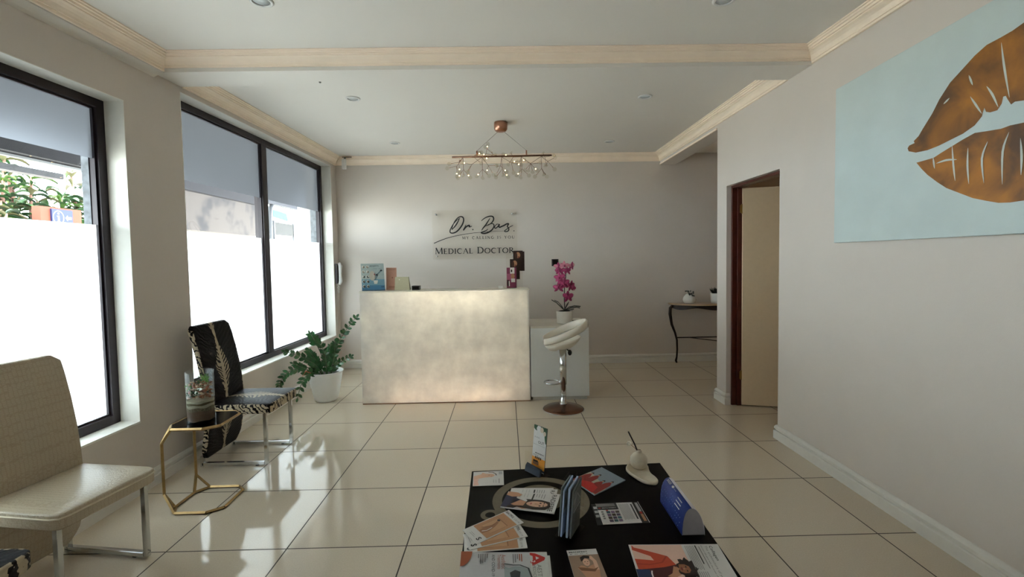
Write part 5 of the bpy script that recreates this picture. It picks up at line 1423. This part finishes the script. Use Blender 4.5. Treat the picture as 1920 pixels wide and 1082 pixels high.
# magazine with red figures
t, p = sheet('magazine', 'blue-grey magazine with a row of red-clad figures behind the clear holder', 'magazine', [(0.277, 2.00), (0.352, 1.865), (0.512, 1.985), (0.434, 2.115)], PZ, 0.004, ink('cover_blue_grey', (128, 142, 152)))
p.poly([(0, 0), (1, 0), (1, 0.35), (0.7, 0.45), (0.3, 0.55), (0, 0.62)], ink('cover_sand', (176, 166, 148)))
rd2 = ink('dark_red', (132, 34, 30))
for u0, v0 in ((0.12, 0.55), (0.34, 0.62), (0.66, 0.5), (0.86, 0.62)):
    p.poly([(u0 - 0.13, 0.02), (u0 + 0.14, 0.02), (u0 + 0.1, v0 - 0.1), (u0 + 0.03, v0), (u0 - 0.04, v0), (u0 - 0.1, v0 - 0.12)], rd2)
    p.circ(u0, v0 + 0.05, 0.04, 0.05, HR); p.circ(u0, v0 + 0.025, 0.025, 0.03, SK)
p.poly([(0.2, 0.0), (0.9, 0.0), (0.8, 0.25), (0.5, 0.3), (0.25, 0.2)], RD)
p.build('cover_print', t)

# black and white leaflets
t, p = sheet('leaflet', 'black leaflet showing at both sides under the white text leaflet', 'leaflet', [(0.322, 1.652), (0.520, 1.660), (0.517, 1.808), (0.326, 1.798)], PZ, 0.0012, K)
for k in range(3): p.rect(0.02, 0.74 - 0.2 * k, 0.09, 0.86 - 0.2 * k, LG)
p.rect(0.90, 0.52, 0.955, 0.95, LG); p.rect(0.90, 0.08, 0.955, 0.40, TN); p.circ(0.925, 0.46, 0.03, 0.05, RD); p.rect(0.98, 0.0, 0.99, 1.0, WH)
p.build('cover_print', t)
t, p = sheet('leaflet', 'white text leaflet with small picture grid, right of centre on the table', 'leaflet', [(0.343, 1.653), (0.489, 1.660), (0.489, 1.802), (0.343, 1.799)], PZ + 0.0016, 0.0012, paper_m)
p.rect(0, 0.66, 0.56, 1.0, ink('charcoal', (44, 44, 46))); p.rect(0, 0.82, 0.5, 0.97, GR); p.rect(0.02, 0.7, 0.54, 0.79, K); p.circ(0.06, 0.745, 0.04, 0.025, RD)
p.text('MEDICAL PHARMACY', 0.13, 0.73, 0.035, WH, width=0.38, bold=0.01)
for r_ in range(4):
    for c_ in range(3):
        p.rect(0.2 + 0.12 * c_, 0.08 + 0.13 * r_, 0.3 + 0.12 * c_, 0.19 + 0.13 * r_, ink('grid_%d' % ((r_ * 3 + c_) % 4), ((70, 60, 90), (40, 80, 92), (120, 96, 130), (60, 50, 44))[(r_ * 3 + c_) % 4]))
p.rect(0.2, 0.58, 0.26, 0.63, RD)
for k in range(4): p.rect(0.06, 0.2 + 0.1 * k, 0.12, 0.27 + 0.1 * k, GR)
for k in range(10): p.rect(0.6 + 0.027 * k, 0.12 + 0.01 * (k % 3), 0.61 + 0.027 * k, 0.9 - 0.02 * (k % 2), GR)
p.rect(0.91, 0.12, 0.95, 0.86, ink('charcoal', (44, 44, 46)))
p.build('cover_print', t)

# collagen poster lying flat
t, p = sheet('leaflet', 'large leaflet with a curly-haired woman in red jacket, front right of table', 'leaflet', [(0.404, 1.533), (0.388, 1.325), (0.688, 1.312), (0.706, 1.524)], PZ, 0.0012, paper_m)
p.rect(0.02, 0.02, 1, 0.585, ink('peach', (220, 184, 168)))
org = ink('coral_jacket', (190, 70, 46)); org2 = ink('coral_shadow', (160, 54, 38))
p.poly([(0.02, 0.03), (0.08, 0.05), (0.12, 0.12), (0.3, 0.38), (0.52, 0.44), (0.6, 0.45), (0.62, 0.30), (0.66, 0.03), (0.36, 0.02), (0.4, 0.22), (0.3, 0.2), (0.14, 0.02)], org)
p.poly([(0.62, 0.28), (0.72, 0.28), (0.8, 0.45), (0.98, 0.48), (0.98, 0.4), (0.9, 0.28), (0.86, 0.05), (0.80, 0.02), (0.78, 0.2)], org)
p.poly([(0.5, 0.44), (0.62, 0.42), (0.78, 0.36), (0.84, 0.2), (0.86, 0.0), (0.62, 0.0), (0.56, 0.3)], ink('maroon_top', (72, 26, 30)))
p.poly([(0.6, 0.0), (0.88, 0.0), (0.86, 0.14), (0.62, 0.14)], ink('denim', (34, 48, 84)))
p.stroke([(0.3, 0.37), (0.45, 0.3), (0.5, 0.16), (0.48, 0.03)], 0.02, org2); p.stroke([(0.64, 0.16), (0.7, 0.15), (0.84, 0.15)], 0.015, WH)
p.poly([(0.54, 0.40), (0.7, 0.36), (0.76, 0.30), (0.8, 0.36), (0.74, 0.44), (0.66, 0.48), (0.58, 0.46)], SK)
pts = []
for k in range(40):
    a = 2 * math.pi * k / 40; s_ = 1 + 0.13 * math.sin(9 * a) + 0.06 * math.sin(17 * a)
    pts.append((0.60 + 0.235 * s_ * math.cos(a), 0.535 + 0.098 * s_ * math.sin(a) * 1.0))
p.poly(pts, ink('curly_hair', (38, 24, 22)))
p.poly([(0.5, 0.46), (0.58, 0.45), (0.66, 0.45), (0.70, 0.49), (0.69, 0.54), (0.63, 0.565), (0.55, 0.56), (0.5, 0.52)], ink('face_brown', (150, 98, 70)))
p.circ(0.56, 0.525, 0.022, 0.007, K); p.circ(0.65, 0.525, 0.022, 0.007, K); p.circ(0.605, 0.475, 0.04, 0.01, ink('lip_dark', (120, 50, 46))); p.circ(0.605, 0.50, 0.014, 0.012, SK)
p.text('Collagen', 0.06, 0.885, 0.032, K, width=0.36, bold=0.01); p.text('The architecture of youth', 0.06, 0.835, 0.026, GR, width=0.86)
p.text('Let your skin glow with the power of collagen', 0.05, 0.795, 0.014, K, width=0.9); p.rect(0.08, 0.765, 0.6, 0.773, GR); p.rect(0.05, 0.725, 0.5, 0.737, K)
for k in range(6): p.rect(0.06, 0.615 + 0.017 * k, 0.62 + 0.02 * (k % 2), 0.620 + 0.017 * k, GR)
for k in range(6): p.rect(0.68, 0.615 + 0.02 * k, 0.96, 0.621 + 0.02 * k, GR)
p.build('cover_print', t)

# curved tent calendar
t = thing('desk_calendar', 'blue curved 2025 tent calendar near the right edge of the coffee table', 'calendar', (0.648, 1.69, TZ + 0.0008))
def cal_prof(q, outer=True):
    # q 0..1 : left foot to crest ; 1..2 crest to right foot
    if q <= 1:
        x = -0.042 + 0.034 * (q ** 2.0); z = 0.098 * math.sin(q * math.pi / 2) ** 0.95
    else:
        s_ = q - 1; x = -0.008 + 0.046 * (1 - (1 - s_) ** 1.7); z = 0.098 * (1 - s_ ** 1.7)
    return x, z
ya, yb = -0.112, 0.118
cb = ink('calendar_blue', (26, 46, 112)); ci_ = ink('calendar_inside', (222, 220, 226))
mb_ = MB(); V = []; F = []
NQ = 24
for k in range(NQ + 1):
    x, z = cal_prof(2 * k / NQ); V += [(x, ya, z), (x, yb, z)]
for k in range(NQ): F.append((2 * k, 2 * k + 1, 2 * k + 3, 2 * k + 2))
mo_ = MB().add(V, F[:NQ // 2], cb, True).add(V, F[NQ // 2:], ci_, True)
oo = mo_.build('folded_card', t); sd = oo.modifiers.new('thick', 'SOLIDIFY'); sd.thickness = 0.0006; sd.offset = 0
ep = [cal_prof(2 * k / 24) for k in range(25)]
MB().prism([(x * 0.985, ya + 0.002, z * 0.985 + 0.0008) for x, z in ep], [(x * 0.985, ya + 0.0028, z * 0.985 + 0.0008) for x, z in ep], ink('calendar_end_card', (156, 154, 160))).build('end_card', t)
def cal_f(u, v, h):
    x, z = cal_prof(max(0.0, min(1.0, v))); x2, z2 = cal_prof(min(1.0, v + 0.02)); tx, tz_ = x2 - x, z2 - z
    l_ = math.hypot(tx, tz_) or 1
    return Vector((x - tz_ / l_ * (h + 0.0005), yb + (ya - yb) * u, z + tx / l_ * (h + 0.0005)))
p = Print(cal_f)
p.text('2025', 0.05, 0.8, 0.13, WH, width=0.17, bold=0.01); p.circ(0.32, 0.86, 0.035, 0.07, WH); p.text('care', 0.37, 0.82, 0.06, WH, width=0.1)
for r_ in range(5):
    for c_ in range(14):
        if rnd.random() < 0.55 and not (c_ > 9 and r_ > 2): p.rect(0.04 + 0.066 * c_, 0.08 + 0.13 * r_, 0.052 + 0.066 * c_, 0.10 + 0.13 * r_, ink('pale_blue_ink', (150, 168, 214)))
p.rect(0.64, 0.74, 0.82, 0.77, LG); p.rect(0.64, 0.62, 0.84, 0.645, WH); p.rect(0.64, 0.50, 0.84, 0.525, WH)
p.build('calendar_print', t)

# slim acrylic sign holder with its leaflet
t = thing('menu_holder', 'slim clear acrylic holder with white and orange leaflet at the far table edge', 'sign holder', (0.13, 2.07, TZ + 0.0008))
lo = lambda x, y, z: (x - 0.13, y - 2.07, z - TZ)
bq = [(0.069, 2.107), (0.135, 2.012), (0.189, 2.044), (0.125, 2.128)]
MB().prism([lo(x, y, TZ) for x, y in bq], [lo(x, y, TZ + 0.003) for x, y in bq], acryl_m).build('acrylic_base', t)
A, B_, C_, D_ = lo(0.105, 2.120, TZ + 0.004), lo(0.159, 2.056, TZ + 0.004), lo(0.177, 2.048, TZ + 0.216), lo(0.123, 2.112, TZ + 0.216)
nn = (Vector(B_) - Vector(A)).cross(Vector(D_) - Vector(A)).normalized()
off = lambda q, d: tuple(Vector(q) + nn * d)
MB().prism([off(q, 0.0) for q in (A, B_, C_, D_)], [off(q, -0.003) for q in (A, B_, C_, D_)], K).build('back_card', t)
A2, B2, C2, D2 = [off(q, 0.004) for q in (lo(0.088, 2.112, TZ + 0.004), lo(0.150, 2.035, TZ + 0.004), lo(0.155, 2.037, TZ + 0.10), lo(0.093, 2.114, TZ + 0.10))]
nd = [off(q, 0.016) for q in (A2, B2, C2, D2)]
MB().prism(nd, [off(q, 0.0175) for q in (A2, B2, C2, D2)], acryl_m).build('front_pocket', t)
p = Print(bil([A, B_, C_, D_], nn)); OR = ink('orange', (226, 150, 60)); GN = ink('leaf_green', (62, 92, 66)); CR = ink('blossom', (214, 196, 176))
p.rect(0, 0.0, 1, 1, WH); p.rect(0, 0.02, 1, 0.30, OR); p.rect(0, 0.02, 1, 0.06, ink('slate', (54, 62, 74)))
p.poly([(0, 1), (0, 0.93), (0.1, 0.9), (0.26, 0.88), (0.2, 0.94), (0.3, 1)], GN); p.poly([(0.5, 1), (1, 1), (1, 0.66), (0.94, 0.66), (0.88, 0.74), (0.82, 0.86), (0.6, 0.94)], GN)
p.circ(0.62, 0.93, 0.13, 0.06, CR); p.circ(0.84, 0.87, 0.1, 0.05, CR)
p.text('KUSOA', 0.12, 0.73, 0.03, GR, width=0.36); p.text('OUT', 0.4, 0.62, 0.06, K, width=0.46); p.rect(0.05, 0.58, 0.95, 0.584, GR)
p.text('MARKEDH', 0.24, 0.385, 0.025, K, width=0.66, bold=0.02); p.rect(0.1, 0.35, 0.5, 0.358, GR)
for k in range(4): p.poly([(0.26 + 0.13 * k, 0.27), (0.32 + 0.13 * k, 0.27), (0.34 + 0.13 * k, 0.32), (0.25 + 0.13 * k, 0.33)], K)
p.rect(0.12, 0.14, 0.56, 0.22, TB); p.rect(0.14, 0.2, 0.5, 0.24, K)
p.build('leaflet_print', t)
bk = MB()
for k in range(4):
    bk.prism([off(q, 0.004 + 0.003 * k) for q in (A2, B2, lo(0.152, 2.035, TZ + 0.036), lo(0.09, 2.112, TZ + 0.04 - 0.003 * k))], [off(q, 0.006 + 0.003 * k) for q in (A2, B2, lo(0.152, 2.035, TZ + 0.036), lo(0.09, 2.112, TZ + 0.04 - 0.003 * k))], ink('slate', (54, 62, 74)))
bk.build('pocket_cards', t)

# acrylic brochure stand with standing brochures
t = thing('leaflet_stand', 'clear acrylic stand packed with grey-blue leaflets in the middle of the coffee table', 'leaflet stand', (0.215, 1.63, TZ + 0.0008))
lo = lambda x, y, z: (x - 0.215, y - 1.63, z - TZ)
bq = [(0.157, 1.592), (0.213, 1.543), (0.274, 1.645), (0.222, 1.70)]
MB().prism([lo(x, y, TZ) for x, y in bq], [lo(x, y, TZ + 0.003) for x, y in bq], acryl_m).build('acrylic_base', t)
def fin(x0, y0, x1, y1, lean, h0, h1, th, m, name):
    d = Vector((x1 - x0, y1 - y0, 0)).normalized(); s_ = Vector((d.y, -d.x, 0)) * th
    q = [Vector(lo(x0, y0, TZ + 0.004)), Vector(lo(x1, y1, TZ + 0.004)), Vector(lo(x1 + lean[0], y1 + lean[1], TZ + h1)), Vector(lo(x0 + lean[0], y0 + lean[1], TZ + h0))]
    return MB().prism([tuple(v) for v in q], [tuple(v + s_) for v in q], m), q, s_
lf = ink('leaflet_grey_green', (112, 124, 122)); lfb = ink('leaflet_blue_white', (150, 168, 196)); lfd = ink('leaflet_slate', (92, 96, 96))
fin(0.163, 1.585, 0.213, 1.690, (0.018, 0.048), 0.165, 0.165, 0.002, acryl_m, '')[0].build('acrylic_fin', t)
fin(0.218, 1.560, 0.268, 1.665, (0.022, 0.05), 0.155, 0.16, 0.002, acryl_m, '')[0].build('acrylic_fin', t)
fin(0.190, 1.572, 0.240, 1.68, (0.02, 0.05), 0.16, 0.165, 0.002, acryl_m, '')[0].build('acrylic_fin', t)
for i, (dx, th, m_, lab) in enumerate(((0.0065, 0.004, lf, 'rearmost leaflet bundle leaning in the left slot of the clear stand'), (0.0135, 0.006, lfb, 'blue-edged leaflet bundle in the middle of the clear stand'), (0.032, 0.007, lfb, 'pale blue-edged leaflet bundle nearest the camera in the clear stand'), (0.044, 0.006, lfd, 'slate grey leaflet facing right in the clear stand'))):
    mbx, q, s_ = fin(0.163 + dx, 1.585 - dx * 0.42 + 0.006, 0.207 + dx, 1.678 - dx * 0.42, (0.018, 0.046), 0.155 - 0.01 * (i % 2), 0.16, th, m_, '')
    c0 = Vector((0.215, 1.63, TZ + 0.0008))
    mbx.v = [tuple(Vector(v)) for v in mbx.v]
    o = mbx.build('leaflet_bundle'); o.location = c0
    tag(o, lab, 'leaflets')
    if i in (1, 2, 3):
        p = Print(bil([q[0] + s_, q[1] + s_, q[2] + s_, q[3] + s_], s_.normalized()))
        p.rect(0.05, 0.55, 0.95, 0.95, ink('slate_light', (128, 134, 132))); p.stroke([(0.1, 0.7), (0.5, 0.82), (0.9, 0.6)], 0.03, LG); p.rect(0.1, 0.5, 0.9, 0.53, LG)
        p.build('cover_print', o)

# diffuser on its tray
t = thing('diffuser_tray', 'curvy cream stone tray under the diffuser bottle, far right of table', 'tray', (0.60, 2.05, TZ + 0.0006))
pts = [(0.540, 2.078), (0.545, 2.045), (0.560, 2.005), (0.580, 1.965), (0.602, 1.945), (0.628, 1.940), (0.645, 1.958), (0.645, 1.985), (0.636, 2.02), (0.638, 2.06), (0.645, 2.10), (0.632, 2.132), (0.60, 2.142), (0.565, 2.125), (0.548, 2.10)]
pl = smooth(pts + [pts[0]], 4)[:-1]
stone_c = mat('cream_cast_stone', (196, 184, 162), 0.6, var=0.06, scale=50, bump=0.2, bscale=300)
cx_, cy_ = 0.60, 2.05
tb = MB(); n_ = len(pl); V = []; 
for s_, z in ((1.0, 0.0), (1.03, 0.006), (1.03, 0.013), (0.98, 0.016), (0.93, 0.012)):
    V += [((x - cx_) * s_, (y - cy_) * s_, z) for x, y in pl]
F = [tuple(range(n_))[::-1], tuple(range(4 * n_, 5 * n_))]
for k in range(4):
    for j in range(n_): F.append((k * n_ + j, k * n_ + (j + 1) % n_, (k + 1) * n_ + (j + 1) % n_, (k + 1) * n_ + j))
tb.add(V, F, stone_c, True); tb.build('tray_body', t)
t = thing('reed_diffuser', 'round cream bottle with one black reed and white flower on curvy tray', 'diffuser', (0.60, 2.085, TZ + 0.0135))
MB().lathe([(0, 0), (0.026, 0), (0.036, 0.012), (0.0395, 0.03), (0.038, 0.048), (0.028, 0.062), (0.014, 0.069), (0.0125, 0.078), (0.014, 0.083), (0.010, 0.083), (0.009, 0.075), (0, 0.07)], stone_c, n=28).build('bottle', t)
MB().tube([(0.0, 0, 0.062), (-0.022, -0.004, 0.115), (-0.05, -0.008, 0.172)], 0.0032, black_m, 8).build('reed', t)
MB().tube([(0, 0, 0.065), (-0.02, -0.01, 0.095), (-0.045, -0.015, 0.117)], 0.0012, mat('flower_wire', (110, 92, 66), 0.6), 6).build('flower_wire', t)
fl = MB()
for k in range(6):
    a = k * 1.05; fl.ball((-0.049 + 0.006 * math.cos(a), -0.015, 0.12 + 0.006 * math.sin(a)), 0.0058, mat('white_blossom', (226, 220, 206), 0.7), 8)
fl.build('blossom', t)

# unseen side room lamp, added to brighten the door leaf and doorway
t = thing('added_side_room_lamp', 'added unseen lamp lighting the side room beyond the brown door', 'ceiling light', (3.1, 3.2, ZC))
MB().lathe([(0, -0.07), (0.1, -0.06), (0.15, -0.03), (0.16, 0), (0, 0)], mat('added_lamp_opal', (240, 226, 200), 0.5, emit=(255, 214, 160), estr=2.5), n=28).build('lamp_shade', t)
